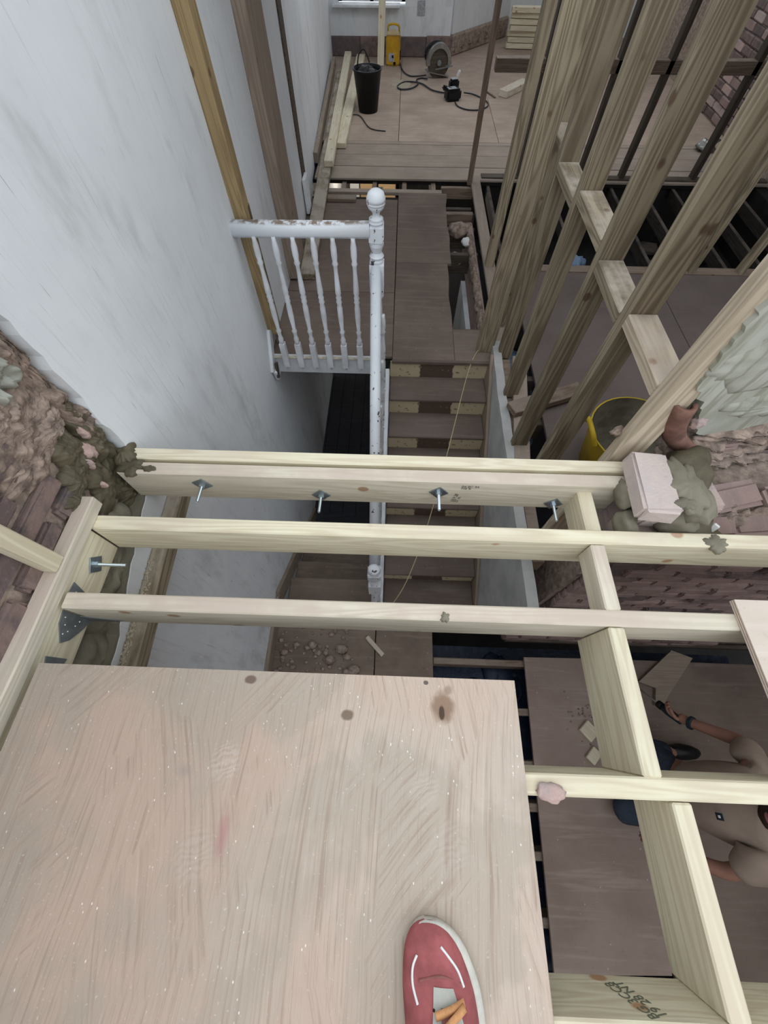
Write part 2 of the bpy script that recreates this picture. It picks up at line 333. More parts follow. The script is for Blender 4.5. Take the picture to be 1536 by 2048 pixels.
def poly_prism(name, outline, axis, a0, a1, mat, parent=None, fn=None):
    """outline in the two remaining axes, extruded along axis from a0 to a1"""
    bm = bmesh.new()
    def P(p, a):
        q = {'x': (a, p[0], p[1]), 'y': (p[0], a, p[1]), 'z': (p[0], p[1], a)}[axis]; q = Vector(q)
        return fn(q) if fn else q
    A = [bm.verts.new(P(p, a0)) for p in outline]; B = [bm.verts.new(P(p, a1)) for p in outline]; n = len(outline)
    fa = bm.faces.new(A[::-1]); fb = bm.faces.new(B)
    for i in range(n): bm.faces.new((A[i], A[(i+1) % n], B[(i+1) % n], B[i]))
    bm.faces.remove(fa); bm.faces.remove(fb)
    for tri in tessellate_polygon([[Vector((p[0], p[1], 0)) for p in outline]]):
        for ring in (A, B):
            try: bm.faces.new([ring[k] for k in tri])
            except ValueError: pass
    bmesh.ops.recalc_face_normals(bm, faces=bm.faces[:])
    return from_bm(name, bm, mat, parent)

# ================================================================== STRUCTURE
# ---- left party wall: plastered, with the plaster hacked back beside the platform
def rag(pts, j=.006, step=.05):
    out = []
    for a, b in zip(pts, pts[1:]):
        a, b = Vector(a), Vector(b); n = max(1, int((b-a).length/step))
        for i in range(n): out.append(tuple(a.lerp(b, i/n)+Vector((random.uniform(-j, j), random.uniform(-j, j)))))
    out.append(tuple(pts[-1])); return out
edge = rag([(.812, 2.05), (.812, 1.4), (.81, .79), (.76, .745), (.70, .73), (.59, .70), (.43, .665), (.35, .635), (.18, .60), (-.3, .56)], .008, .035)
wl = poly_prism('wall_left', [(-2.4, -1.5), (.5, -2.3), (4.58, -2.3), (4.58, 2.25), (.812, 2.25)]+edge+[(-2.4, .5)], 'x', -1.07, -.93, 'plaster'); tag(wl, 'white scuffed plaster party wall beside the stairwell', kind='structure')
def skew(q): return Vector((q.x-(q.y-4.66)*.043, q.y, q.z))
wl2 = poly_prism('wall_left_front', [(4.66, -2.3), (9.75, -2.3), (9.75, 2.75), (4.66, 2.75)], 'x', -1.08, -.95, 'plaster', fn=skew); tag(wl2, 'white plaster party wall of the front room', kind='structure')
sb = box('chase_shade', -1.0, -.918, 4.50, 4.64, -.05, 2.25, 'dark', None, .004); tag(sb, 'dark strip standing for the shadowed slit up the white wall', kind='structure'); sb.name = 'slit_shade'  # dark strip stands in for the shade inside the wall slit
for i, (y0, y1, z1) in enumerate(((4.7, 5.6, .16), (5.6, 6.7, .20), (6.7, 7.9, .18), (7.9, 9.5, .2))):     # stripped skirting band
    x = -.95-((y0+y1)/2-4.66)*.043; s_ = timber('baseboard_left', (x-.002, y0, z1/2), (x-.002-(y1-y0)*.043, y1, z1/2), .03, z1, 'mortar', None, .006); tag(s_, 'stripped brown plaster band along the foot of the white wall', kind='structure')
# ---- recessed brick beside the platform
wb = empty('wall_left_brick', (-1.0, 0, .5)); tag(wb, 'exposed old brickwork of the party wall left of the platform', kind='structure')
box('mortar_bed', -1.15, -1.005, -2.4, .86, .45, 2.25, 'mortar', wb, 0)
e2 = [(p[0], p[1]+.012) for p in edge if p[1] < .80]
poly_prism('mortar_fillet', [(.84, .80)]+e2+[(-.3, .40), (.84, .40)], 'x', -1.03, -.934, 'wetlight', wb).location = -wb.location
bmesh_var = [boxmesh(.030, .202, .061, .009, 2, .003) for _ in range(5)]
for me in bmesh_var: me.materials.append(M['brick'])
redv = [me.copy() for me in bmesh_var[:2]]
for me in redv: me.materials.clear(); me.materials.append(M['brickred'])
zc = .62
for r in range(15):
    y = -.66 + (.115 if r % 2 else 0)
    while y < .78:
        wdt = .218
        if y+wdt < .83:
            o = bpy.data.objects.new('brick', random.choice(redv) if random.random() < .17 else random.choice(bmesh_var)); COL.objects.link(o); o.parent = wb
            o.location = Vector((-.998+random.uniform(-.006, .006), y+wdt/2, zc+.033))-wb.location; o.rotation_euler = (random.uniform(-.02, .02), random.uniform(-.02, .02), random.uniform(-.02, .02))
        y += .232
    zc += .079
# crumbling bedding layers and the grey render above the bricks
for i, (y, z, ry, rz, th, mt) in enumerate(((.66, 1.20, .17, .11, .022, 'rubble'), (.78, 1.36, .05, .22, .030, 'rubble'), (.50, 1.40, .14, .14, .02, 'rubble'), (.79, 1.60, .03, .42, .045, 'rubble'), (.79, 1.12, .03, .2, .04, 'rubble'), (.60, 1.13, .14, .05, .020, 'rubble'), (.71, 1.14, .08, .05, .026, 'mortar'), (.64, 1.27, .07, .05, .026, 'mortar'), (.67, 1.38, .085, .13, .05, 'render'), (.60, 1.56, .14, .2, .06, 'render'))):
    slab('plaster_layer', (-.995, y, z), (0, 1, 0), (0, 0, 1), ry, rz, th, mt, wb, seed=i+3, rag=.55, rings=20, n=120, bump=.6)
for i, (y, z, ry, rz, th, mt) in enumerate(((.70, 1.04, .06, .12, .028, 'wet'), (.63, .98, .07, .05, .024, 'wet'), (.78, .99, .045, .12, .04, 'wet'), (.70, .86, .10, .12, .022, 'wet'), (.57, .95, .05, .035, .020, 'wet'), (.74, .76, .08, .07, .035, 'wet'), (.79, 1.12, .02, .06, .04, 'wet'))):
    slab('wet_mortar', (-.992, y, z), (0, 1, 0), (0, 0, 1), ry, rz, th, mt, wb, seed=i+20, rag=.6, rings=18, n=120, bump=.45)
for i, (y, z, ry, rz) in enumerate(((.44, .70, .10, .12), (.30, .66, .09, .11), (.14, .62, .10, .10), (-.05, .6, .12, .1), (.6, .72, .08, .08))):
    slab('wet_mortar', (-.985, y, z), (0, 1, 0), (0, 0, 1), ry, rz, .03, 'wetlight', wb, seed=i+40, rag=.3)
for i, (y, z, s_) in enumerate(((.725, 1.01, .028), (.69, .985, .016), (.665, .90, .012), (.76, 1.05, .018))):
    slab('brick_chip', (-.965, y, z), (0, 1, 0), (0, 0, 1), s_*.6, s_*1.3,   .012, 'brickpink', wb, seed=i+60, rag=.5)
# ---- enclosing walls
wf = empty('wall_front', (0, 9.5, 0)); tag(wf, 'front wall of the house with the bay window', kind='structure')
box('wall_panel', -1.3, .72, 9.5, 9.7, .21, .50, 'plaster', wf, 0); box('wall_panel', -1.3, -1.02, 9.5, 9.7, .5, 3.0, 'plaster', wf, 0); box('wall_panel', .0, .72, 9.5, 9.7, .5, 3.0, 'plaster', wf, 0)
box('wall_panel', -1.02, 0, 9.5, 9.7, 2.3, 3.0, 'plaster', wf, 0)
xx = -1.26
for w_ in (.56, .50, .55, .41): box('stripped_base', xx, xx+w_-.006, 9.475, 9.7, .0, .215+random.uniform(-.008, .008), 'rubble' if random.random() < .0 else 'brick', wf, .008); xx += w_
timber('wall_panel', (.70, 9.6, .65), (1.75, 10.8, .65), .12, .9, 'plaster', wf, 0); timber('wall_panel', (.70, 9.6, 2.6), (1.75, 10.8, 2.6), .12, .8, 'plaster', wf, 0)
timber('stripped_base', (.72, 9.555, .11), (1.75, 10.73, .11), .13, .23, 'mortar', wf, .02)
for i in range(7): t_ = .05+i*.14; slab('plaster_lump', (.72+1.03*t_, 9.55+1.17*t_-.05, .08+.05*random.random()), (.66, .75, 0), (0, 0, 1), .07, .07, .05, 'rubble', wf, seed=80+i, rag=.5)
box('wall_panel', 1.7, 3.9, 10.75, 10.95, 0, 1.05, 'plaster', wf, 0); box('wall_panel', 1.7, 3.9, 10.75, 10.95, 2.3, 3.0, 'plaster', wf, 0)
timber('wall_panel', (3.85, 10.8, .5), (4.5, 9.6, .5), .12, 1.1, 'plaster', wf, 0)
box('wall_panel', -1.3, -.75, 9.5, 9.7, -2.3, -.05, 'void', wf, 0); box('wall_panel', -.75, 4.5, 9.5, 9.7, -2.3, -.05, 'void', wf, 0)  # panels below floor level coloured near-black to stand for shade
w1 = empty('window_1', (-.51, 9.5, .5)); tag(w1, 'white window above the front room sill', kind='structure')
box('window_sill', -1.10, -.08, 9.38, 9.55, .50, .53, 'paint2', w1, .006)
for x0, x1, z0, z1 in ((-1.02, -.96, .53, 2.3), (-.06, 0, .53, 2.3), (-1.02, 0, .53, .59), (-1.02, 0, 2.24, 2.3), (-.54, -.48, .53, 2.3)): box('window_frame', x0, x1, 9.58, 9.64, z0, z1, 'paint2', w1, .004)
o = box('plaster_patch', .185, .30, 9.485, 9.5, .42, .56, 'label', wf, .002)
wr = empty('wall_right', (4.0, 7, 0)); tag(wr, 'bare brick party wall of the front room', kind='structure')
box('mortar_bed', 4.03, 4.3, .9, 10.8, -2.3, 3.0, 'mortar', wr, 0)
bx4 = [boxmesh(.03, .215, .068, .008, 1, .003) for _ in range(4)]
for i, me in enumerate(bx4): me.materials.append(M[('brick', 'brickpink', 'brick', 'brickdark')[i]])
for r in range(14):
    for q in range(9):
        y = 5.75+q*.23+(.115 if r % 2 else 0); o = bpy.data.objects.new('brick', random.choice(bx4)); COL.objects.link(o); o.parent = wr
        o.location = Vector((4.02+random.uniform(-.012, .008), y, .05+r*.078))-wr.location
wbk = box('wall_rear', -1.2, 3.3, -2.6, -2.4, -1.4, 1.3, 'brickdark', None, 0); tag(wbk, 'rear wall behind the platform', kind='structure')
wrr = box('wall_rear_right', 3.1, 3.3, -2.4, .62, -1.4, 1.3, 'brickdark', None, 0); tag(wrr, 'side wall of the rear room', kind='structure')
# ---- cut-down rear wall under the beam, right of the stairs
wm = empty('wall_middle', (.95, .62, -1.3)); tag(wm, 'old rear brick wall cut down below the new platform', kind='structure')
box('wall_core', .965, 3.1, .645, .95, -1.32, .76, 'mortar', wm, .004)
bz = [boxmesh(.212, .05, .064, .009, 2, .003) for _ in range(6)]
for i, me in enumerate(bz): me.materials.append(M['brickdark' if i < 4 else 'brick'])
for r in range(27):
    x = .95 + (.0 if r % 2 else -.0); z = -1.30+r*.0765; first = .105 if r % 2 else .212
    xs = x
    while xs < 2.45:
        L_ = first if xs == x else .212
        o = bpy.data.objects.new('brick', random.choice(bz)); COL.objects.link(o); o.parent = wm; o.scale = (L_/.212, 1, 1)
        o.location = Vector((xs+L_/2, .645+random.uniform(-.012, .006), z+.034))-wm.location; o.rotation_euler = (random.uniform(-.03, .03), random.uniform(-.03, .03), random.uniform(-.03, .03)); xs += L_+.012
for i in range(11):
    zz_, yy_ = ((.745, .665), (.795, .745))[i % 2]
    o = bpy.data.objects.new('brick', bz[i % 6]); COL.objects.link(o); o.parent = wm; o.location = Vector((1.12+.11*i, yy_+random.uniform(-.015, .015), zz_+random.uniform(-.01, .015)))-wm.location; o.rotation_euler = (random.uniform(.1, .4), random.uniform(-.1, .1), random.uniform(.05, .35)); o.scale = (1, 2.0, 1)
for i in range(8): slab('mortar_smear', (1.1+.13*i, .70+random.uniform(-.04, .05), .765), (1, 0, 0), (0, 1, 0), .09, .05, .03, 'mortar' if i % 2 else 'rubble', wm, seed=600+i, rag=.6, bump=1.0)
poly_prism('return_plaster', [(.66, -1.3), (1.05, -1.3), (1.05, .0), (.95, .12), (.70, .30), (.66, .2)], 'x', .925, .955, 'mortar', wm)
box('gap_shade_strip', .97, 3.0, .60, .63, -1.30, -1.25, 'dark', wm, .004)  # dark strip put in for the shadow gap at the wall foot
# upper broken wall with cement render and a flue, turned a little towards the front
wu = empty('wall_right_broken', (.80, .835, .76)); wu.rotation_euler = (0, 0, math.radians(13)); tag(wu, 'broken brick wall end with grey render right of the studs', kind='structure')
def wul(name, me_or_dims, loc, mat=None, rot=(0, 0, 0)):
    me = me_or_dims if not isinstance(me_or_dims, tuple) else boxmesh(*me_or_dims)
    o = link(name, me, mat, wu) if mat else link(name, me, None, wu); o.location = loc; o.rotation_euler = rot; return o
def wup(name, outline, y0, y1, mat): o = poly_prism(name, outline, 'y', y0, y1, mat, wu); o.location = (0, 0, 0); return o
wup('wall_core', rag([(.19, 1.5), (.19, .52), (.21, .40), (.30, .26), (.28, .05), (.34, -.05)], .012, .04)+[(2.3, -.05), (2.3, 1.5)], .035, .13, 'mortar')
wup('render_coat', rag([(.0, 1.5), (.0, .95), (.012, .62), (.035, .48), (.06, .425), (.10, .40), (.16, .31), (.205, .235), (.28, .205), (.34, .215), (.42, .20), (.60, .23), (.9, .22), (1.4, .25)], .008, .02)+[(1.4, 1.5)], -.012, .04, 'render')
for i, (x, z, rx, rz) in enumerate(((.30, .55, .24, .13), (.55, .80, .3, .2), (.42, .34, .2, .06), (.8, .45, .3, .12), (.25, .95, .2, .2))):
    q_ = slab('render_coat', (0, 0, 0), (1, 0, 0), (0, 0, 1), rx, rz, .012, 'render', wu, seed=100+i, rag=.35, n=72); q_.location = (x, -.011, z)
bu = [boxmesh(.21, .06, .062, .012, 2, .006) for _ in range(5)]
for i, me in enumerate(bu): me.materials.append(M[('brickpink', 'brick', 'brickpink', 'brickdark', 'brick')[i]])
for r in range(4):
    for q in range(6):
        if r == 3 and q == 0: continue
        wul('brick', random.choice(bu), (.36+q*.222+(.10 if r % 2 else 0)+random.uniform(-.012, .012), .015+random.uniform(-.016, .010), -.05+r*.076), None, (random.uniform(-.1, .1), random.uniform(-.08, .08), random.uniform(-.10, .10)))
for i, (x, z, rx, rz, mt) in enumerate(((.50, .205, .22, .02, 'rubble'), (.42, .09, .2, .018, 'mortar'), (.55, .02, .25, .02, 'mortar'), (.62, .14, .2, .02, 'rubble'), (.33, .15, .06, .03, 'mortar'))):
    q_ = slab('mortar_smear', (0, 0, 0), (1, 0, 0), (0, 0, 1), rx, rz, .028, mt, wu, seed=110+i, rag=.5, n=72, bump=.9); q_.location = (x, -.012, z)
bmf = bmesh.new(); A_ = []
for i in range(11):
    t_ = i/10; row = []
    for k in range(9):
        a = math.radians(140+k*27); rr = .022+.012*t_*t_; row.append(bmf.verts.new((.055+.07*t_+.13*t_**3+rr*math.cos(a), -.005+rr*math.sin(a), .40-.25*t_)))
    A_.append(row)
for a, b in zip(A_, A_[1:]):
    for k in range(8): bmf.faces.new((a[k], a[k+1], b[k+1], b[k]))
sf = from_bm('flue_liner', bmf, 'terracotta', wu, smooth=True); sf.location = (0, 0, 0); md = sf.modifiers.new('t', 'SOLIDIFY'); md.thickness = .012
for i, (x, y, z, r_, mt) in enumerate(((.02, .03, .24, .030, 'rubble'), (-.02, .06, .22, .02, 'rubble'), (.06, .05, .28, .026, 'rubble'), (.26, .0, .16, .045, 'rubble'), (.19, .0, .16, .035, 'mortar'), (.17, -.01, .30, .022, 'brickpink'), (.30, .0, .02, .05, 'brickpink'), (.24, .02, .08, .045, 'rubble'))):
    q_ = blob('mortar_lump', (0, 0, 0), (r_*1.1, r_*.8, r_), mt, wu, seed=130+i, amp=.5); q_.location = (x, y, z)
# ---- beam padstone: reused bricks and wet mortar on the wall end
bp = empty('beam_bearing', (.86, .68, .76)); tag(bp, 'stack of pale reused bricks in wet mortar under the beam end', 'brick pier')
def brk(name, c, d, mat, rz=0, rx=0, ry=0, bev=.010):
    o = link(name, boxmesh(*d, bev, 2, .004), mat, bp); o.location = Vector(c)-bp.location; o.rotation_euler = (rx, ry, rz); return o
brk('brick', (.825, .682, .962), (.118, .222, .072), 'cleanbrick', math.radians(-3), 0, math.radians(2))
brk('brick', (.86, .70, .875), (.10, .21, .066), 'cleanbrick', .03); brk('brick', (.93, .60, .80), (.21, .10, .066), 'brickpink', .04); brk('brick', (.80, .585, .80), (.06, .12, .07), 'brickpink', .12); brk('brick', (1.0, .72, .90), (.12, .2, .066), 'brickpink', .1); brk('brick', (.86, .66, .71), (.12, .2, .066), 'brickpink', .02); brk('brick', (.86, .66, .635), (.16, .2, .066), 'brickdark', .05)
for i, (c, r_, mt) in enumerate((((.955, .665, .94), (.065, .10, .05), 'wetlight'), ((.93, .615, .885), (.07, .06, .055), 'wetlight'), ((.985, .60, .83), (.09, .08, .06), 'wet'), ((.87, .555, .80), (.12, .035, .045), 'wet'), ((.785, .60, .85), (.03, .05, .05), 'wetlight'), ((.778, .69, .90), (.022, .05, .045), 'wetlight'), ((.98, .76, .93), (.07, .08, .09), 'wet'), ((.745, .585, .735), (.03, .05, .05), 'wet'), ((1.08, .60, .79), (.07, .04, .035), 'wet'))):
    blob('wet_mortar', c, r_, mt, bp, seed=150+i, amp=.3)
slab('wet_mortar', (.915, .665, .993), (1, 0, 0), (0, 1, 0), .05, .10, .012, 'wetlight', bp, seed=170, rag=.45); slab('wet_mortar', (.885, .60, .998), (1, 0, 0), (0, 1, 0), .03, .02, .008, 'wetlight', bp, seed=173, rag=.5)
timber('plastic_wedge', (1.055, .585, .815), (1.075, .60, .87), .02, .012, 'white', bp, .003)

# ---- stair wall (right of the flight) and floors
sw = poly_prism('wall_stair', rag([(.76, -1.3), (2.47, -1.3)], .0, 9)+[(2.52, .075)]+rag([(2.47, .05), (2.0, .02), (1.2, .012), (.50, .0)], .006, .06), 'x', .73, .79, 'greyplaster'); tag(sw, 'low plastered wall beside the stair flight', kind='structure')
fl = empty('floor_landing', (0, 3.5, 0)); tag(fl, 'dusty brown boarded landing at the head of the stairs', kind='structure')
def wavy(x, y0, y1, n=14, a=.012): return [(x+a*mnoise.noise(Vector((x*9, (y0+(y1-y0)*i/n)*3, 0))), y0+(y1-y0)*i/n) for i in range(n+1)]
poly_prism('floor_sheet', [(-.015, 2.385), (.45, 2.385)]+wavy(.45, 2.74, 3.645)[0:]+[(-.01, 3.645)], 'z', -.022, 0, 'landing', fl)
poly_prism('floor_sheet', [(-.01, 3.652)]+wavy(.49, 3.652, 4.95, 18, .03)+[(-.01, 4.95)], 'z', -.022, -.001, 'landing', fl)
box('floor_sheet', .453, .73, 2.385, 2.74, -.022, -.0005, 'landing', fl, .002)
box('floor_sheet', -.93, -.018, 2.41, 3.20, -.022, -.0015, 'landing', fl, .002); box('floor_sheet', -.93, -.018, 3.206, 4.80, -.022, -.001, 'landing', fl, .002)
box('floor_plank', -.93, .45, 4.955, 5.03, -.03, .0, 'plank', fl, .004); box('floor_plank', -.75, -.45, 4.72, 4.82, .001, .03, 'old', fl, .004)
box('seam_light_stop', -.93, .44, 2.42, 4.9, -.045, -.024, 'void', fl, 0)  # added board that stops light leaking through the sheet seams
box('nosing', -.02, .73, 2.362, 2.388, -.03, .003, 'tread', fl, .006)
for y in (2.76, 3.86, 4.3, 4.7): timber('joist', (-.9, y, -.11), (.75, y, -.11), .05, .17, 'dark', fl)
for x in (-.62, -.28, .05, .37): timber('joist', (x, 4.8, -.12), (x, 6.2, -.12), .05, .16, 'old', fl)
timber('joist', (.45, 5.12, -.06), (.8, 5.12, -.06), .05, .1, 'old', fl); timber('joist', (.45, 4.55, -.05), (.75, 4.55, -.05), .06, .1, 'old', fl)
blob('rubble_lump', (.60, 4.32, -.05), (.12, .10, .06), 'rubble', fl, seed=201); blob('rubble_lump', (.66, 4.05, -.02), (.05, .06, .03), 'white', fl, seed=202); blob('rubble_lump', (.55, 3.9, -.1), (.12, .06, .05), 'mortar', fl, seed=203)
box('stair_trimmer', .68, .735, 2.75, 4.4, -.3, -.01, 'brickdark', fl, .01)
for i in range(7): blob('plaster_lump', (.69, 2.9+i*.2, -.03), (.03, .12, .05), 'rubble', fl, seed=210+i)
box('void_lining', .64, .72, 2.74, 3.9, -1.3, -.3, 'plaster', fl, 0)
ff = empty('floor_front_room', (1.5, 7, 0)); tag(ff, 'dusty boarded floor of the front room', kind='structure')
for y0, y1 in ((5.27, 5.562), (5.574, 5.864), (5.876, 6.155), (6.165, 6.240)): box('floor_plank', -.95, 4.03, y0, y1, -.022, random.uniform(-.002, .002), 'plank', ff, .003)
for x0, x1, y0, y1 in ((-1.25, -.035, 6.25, 6.73), (-1.25, -.035, 6.735, 9.5), (-.03, 1.19, 6.25, 7.70), (-.03, 2.4, 7.705, 9.5), (1.195, 2.4, 6.25, 7.70), (2.405, 4.03, 6.25, 8.4), (2.405, 4.03, 8.405, 9.5), (.6, 4.2, 9.505, 10.75)): box('floor_sheet', x0, x1, y0, y1, -.022, random.uniform(-.0025, .001), 'room', ff, .003)
box('seam_light_stop', -1.25, 4.03, 5.29, 10.75, -.06, -.03, 'void', ff, 0)  # added board blocking the glow from below at the floor seams
fr = empty('floor_back_room', (2.4, 2, 0)); tag(fr, 'dark reddish boarded floor of the room behind the studs', kind='structure')
box('floor_sheet', 1.02, 2.26, .97, 3.55, -.022, 0, 'darkfloor', fr, .002); box('floor_sheet', 2.264, 4.0, .97, 3.55, -.022, .001, 'darkfloor', fr, .002)
timber('trimmer', (.9, 3.61, -.03), (4.0, 3.61, -.03), .10, .07, 'old', fr)
for i in range(10): timber('joist', (.98+i*.34, 3.66, -.10), (.98+i*.34, 5.28, -.10), .035, .10, 'shadejoist', fr)
for i in range(4): timber('joist', (.84, 1.0+i*.42, -.11), (1.04, 1.0+i*.42, -.11), .05, .14, 'dark', fr)
box('trimmer', .80, .87, .8, 2.45, -.14, -.012, 'old', fr, .003)
for i in range(14): blob('rubble_lump', (1.0+random.random()*2.8, 3.8+random.random()*1.3, -.55), (.15, .12, .06), 'void' if i % 3 else 'dark', fr, seed=230+i, sub=2)  # lumps mostly near-black so the void reads as unlit
box('ceiling_below', .8, 4.03, 3.3, 5.5, -.75, -.6, 'void', fr, 0); box('void_shade_side', 3.9, 4.029, 3.66, 5.4, -.6, -.03, 'void', fr, 0); box('void_shade_side', .9, 4.0, 5.32, 5.36, -.6, -.06, 'void', fr, 0)  # near-black sheets added round the void to stand for its shade
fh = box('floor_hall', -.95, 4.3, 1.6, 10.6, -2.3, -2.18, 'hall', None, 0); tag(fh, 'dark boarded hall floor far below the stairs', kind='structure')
for i in range(6): q_ = box('board_gap', -.905+i*.16, -.899+i*.16, 2.2, 9, -2.182, -2.176, 'void', None, 0); q_.name = 'floor_seam'; q_.parent = fh; q_.location = q_.location-fh.location
# lower rear room
fw = empty('floor_lower', (1.6, -.5, -1.3)); tag(fw, 'half-boarded floor of the lower rear room', kind='structure')
poly_prism('floor_sheet', [(1.12, .485), (2.26, .50), (1.78, -1.25), (1.06, -1.29)][:1]+[(1.78, .495), (1.75, -1.27), (1.055, -1.29)], 'z', -1.322, -1.30, 'lowply', fw)
poly_prism('floor_sheet', [(1.787, .495), (3.08, .49), (3.08, -2.38), (1.755, -2.38)], 'z', -1.324, -1.302, 'landing', fw)
box('floor_sheet', 1.05, 1.74, -2.38, -1.31, -1.328, -1.306, 'plank', fw, .003)
for y in (.44, .09, -.25, -.50, -.76, -1.08, -1.4): timber('joist', (.39, y, -1.41), (3.0, y, -1.41), .05, .16, 'old', fw)
box('membrane', .25, 3.0, -2.38, .6, -1.60, -1.58, 'blue', fw, 0)
for i in range(16): blob('membrane_fold', (.5+random.random()*.7, random.uniform(-1.4, .5), -1.57), (.10, .13, .03), 'blue', fw, seed=260+i, sub=2)
gd = box('ground_light_stop', -3, 6, -4, 14, -2.6, -2.45, 'void', None, 0); tag(gd, 'added dark sheet under the house that blocks stray sky light', kind='structure')  # added sheet that keeps sky light from leaking in below
hl = empty('floor_half_landing', (-.3, .2, -1.31)); tag(hl, 'rubble-strewn half landing at the turn of the stairs', kind='structure')
box('seam_light_stop', -.93, .36, -.6, .64, -1.37, -1.34, 'void', hl, 0); box('floor_sheet', -.93, -.09, -.6, .905, -1.335, -1.31, 'debris', hl, .003); box('floor_sheet', -.083, .384, -.6, .66, -1.335, -1.311, 'debris', hl, .003)  # first box is added to stop light leaking through the seam
for i in range(90):
    r_ = random.uniform(.006, .02) if i > 12 else random.uniform(.02, .045); blob('rubble_lump', (random.uniform(-.88, -.30)+(.3 if i % 5 == 0 else 0), random.uniform(.30, .72), -1.312+r_*.4), (r_*1.3, r_, r_*.7), 'mortar' if i % 4 else 'rubble', hl, seed=300+i, sub=1)
timber('wood_scrap', (-.16, .60, -1.295), (-.02, .46, -1.295), .035, .02, 'dusty', hl)
# ---- unseen overhead strips, split to set the daylight below
cl = box('shade_ceiling', -1.2, 4.3, 2.8, 5.3, 2.45, 2.6, 'plaster', None, 0); tag(cl, 'unseen plaster strip added to shade the landing', kind='structure')
cl = box('shade_ceiling', -1.2, 4.3, 7.3, 11.0, 2.75, 2.9, 'plaster', None, 0); tag(cl, 'unseen plaster strip added to shade the front room bay', kind='structure')

# ================================================================== STAIRS
GO, RI = .2205, .164
st = empty('staircase', (.34, 2.38, -1.3)); tag(st, 'old timber stair flight with half-painted risers rising to the landing', 'staircase')
for k in range(1, 8):
    y = 2.385-GO*k; z = -RI*k
    box('tread', -.03, .706, y-.022, y+GO+.012, z-.03, z, 'tread', st, .007)
for k in range(8):
    y = 2.385-GO*k; z = -RI*k; rb = link('riser', boxmesh(.736, .02, RI-.03, 0), 'riser', st); rb.location = Vector((.338, y+.008, z-.03-(RI-.03)/2))-st.location
    bmc = bmesh.new()
    for (xa, xb) in ((-.02, .235), (.465, .70)):
        n_ = 26
        for i in range(n_):
            x_ = xa+(xb-xa)*(i+random.uniform(.1, .9))/n_; s_ = random.uniform(.003, .008); mtx = Matrix.Translation((x_-.338, -.014+random.uniform(-.006, .004), (RI-.03)/2+.018+random.uniform(-.002, .006))) @ Matrix.Diagonal((s_*1.6, s_, s_*.8, 1))
            bmesh.ops.create_icosphere(bmc, subdivisions=1, radius=1, matrix=mtx)
    fp = from_bm('flaking_paint', bmc, 'crust', None); fp.parent = rb; fp['kind'] = 'stuff'
timber('string_board', (.718, 2.45, -.02), (.718, .72, -1.305), .024, .20, 'greyboard', st, .004); timber('string_board', (-.05, 2.36, -.10), (-.05, .76, -1.29), .03, .22, 'paint2', st, .004)
hr0, hr1 = Vector((-.127, 2.37, .665)), Vector((-.090, .86, -.42))
def rail(name, p0, p1, w, mat, parent):
    L_ = (p1-p0).length; bm = bmesh.new(); pr = [(-.5, -.25), (-.5, .15), (-.38, .42), (-.15, .55), (.15, .55), (.38, .42), (.5, .15), (.5, -.25), (.34, -.5), (-.34, -.5)]
    A = [bm.verts.new((-L_/2, a*w, b*w)) for a, b in pr]; B = [bm.verts.new((L_/2, a*w, b*w)) for a, b in pr]
    for i in range(len(pr)): bm.faces.new((A[i], A[(i+1) % len(pr)], B[(i+1) % len(pr)], B[i])).smooth = True
    bm.faces.new(A[::-1]); bm.faces.new(B); bmesh.ops.recalc_face_normals(bm, faces=bm.faces[:]); o = from_bm(name, bm, mat, parent)
    x = (p1-p0).normalized(); y = Vector((0, 0, 1)).cross(x).normalized(); z = x.cross(y); mt = Matrix((x, y, z)).transposed().to_4x4(); mt.translation = plocal(parent, (p0+p1)/2); o.matrix_local = mt; return o
rail('handrail', hr0, hr1, .066, 'paint', st)
BPROF = [(.013, 0), (.013, .02), (.018, .05), (.0185, .10), (.014, .13), (.019, .145), (.013, .16), (.012, .19), (.018, .30), (.019, .33), (.014, .345), (.0195, .36), (.015, .375), (.0195, .39), (.014, .405), (.018, .43), (.0185, .50), (.012, .60), (.0195, .615), (.014, .63), (.0125, .66), (.019, .68), (.0165, .70), (.0165, .72)]
def baluster(name, top, length, parent, pend=True, sq=.22):
    """turned white spindle: round upper part, square foot with a small drop"""
    bm = lathe_bm([(r, -z*(length*(1-sq))/.72) for r, z in BPROF], 10); z0 = -length*(1-sq)
    for f in bm.faces: f.smooth = True
    mtx = Matrix.Translation((0, 0, z0-length*sq/2)) @ Matrix.Diagonal((.041, .041, length*sq, 1)); bmesh.ops.create_cube(bm, size=1, matrix=mtx)
    if pend: bmesh.ops.create_cone(bm, cap_ends=True, segments=8, radius1=.006, radius2=.015, depth=.03, matrix=Matrix.Translation((0, 0, -length-.015)))
    bmesh.ops.recalc_face_normals(bm, faces=bm.faces[:]); return from_bm(name, bm, 'paint2', parent, top)
for k in range(7):
    y = 2.18-GO*k; f = (hr0.y-y)/(hr0.y-hr1.y); p = hr0.lerp(hr1, f); zb = -.10-(2.36-y)*.744-.02; baluster('baluster', (-.05-.03, y, p.z-.03), p.z-.03-zb, st, False)
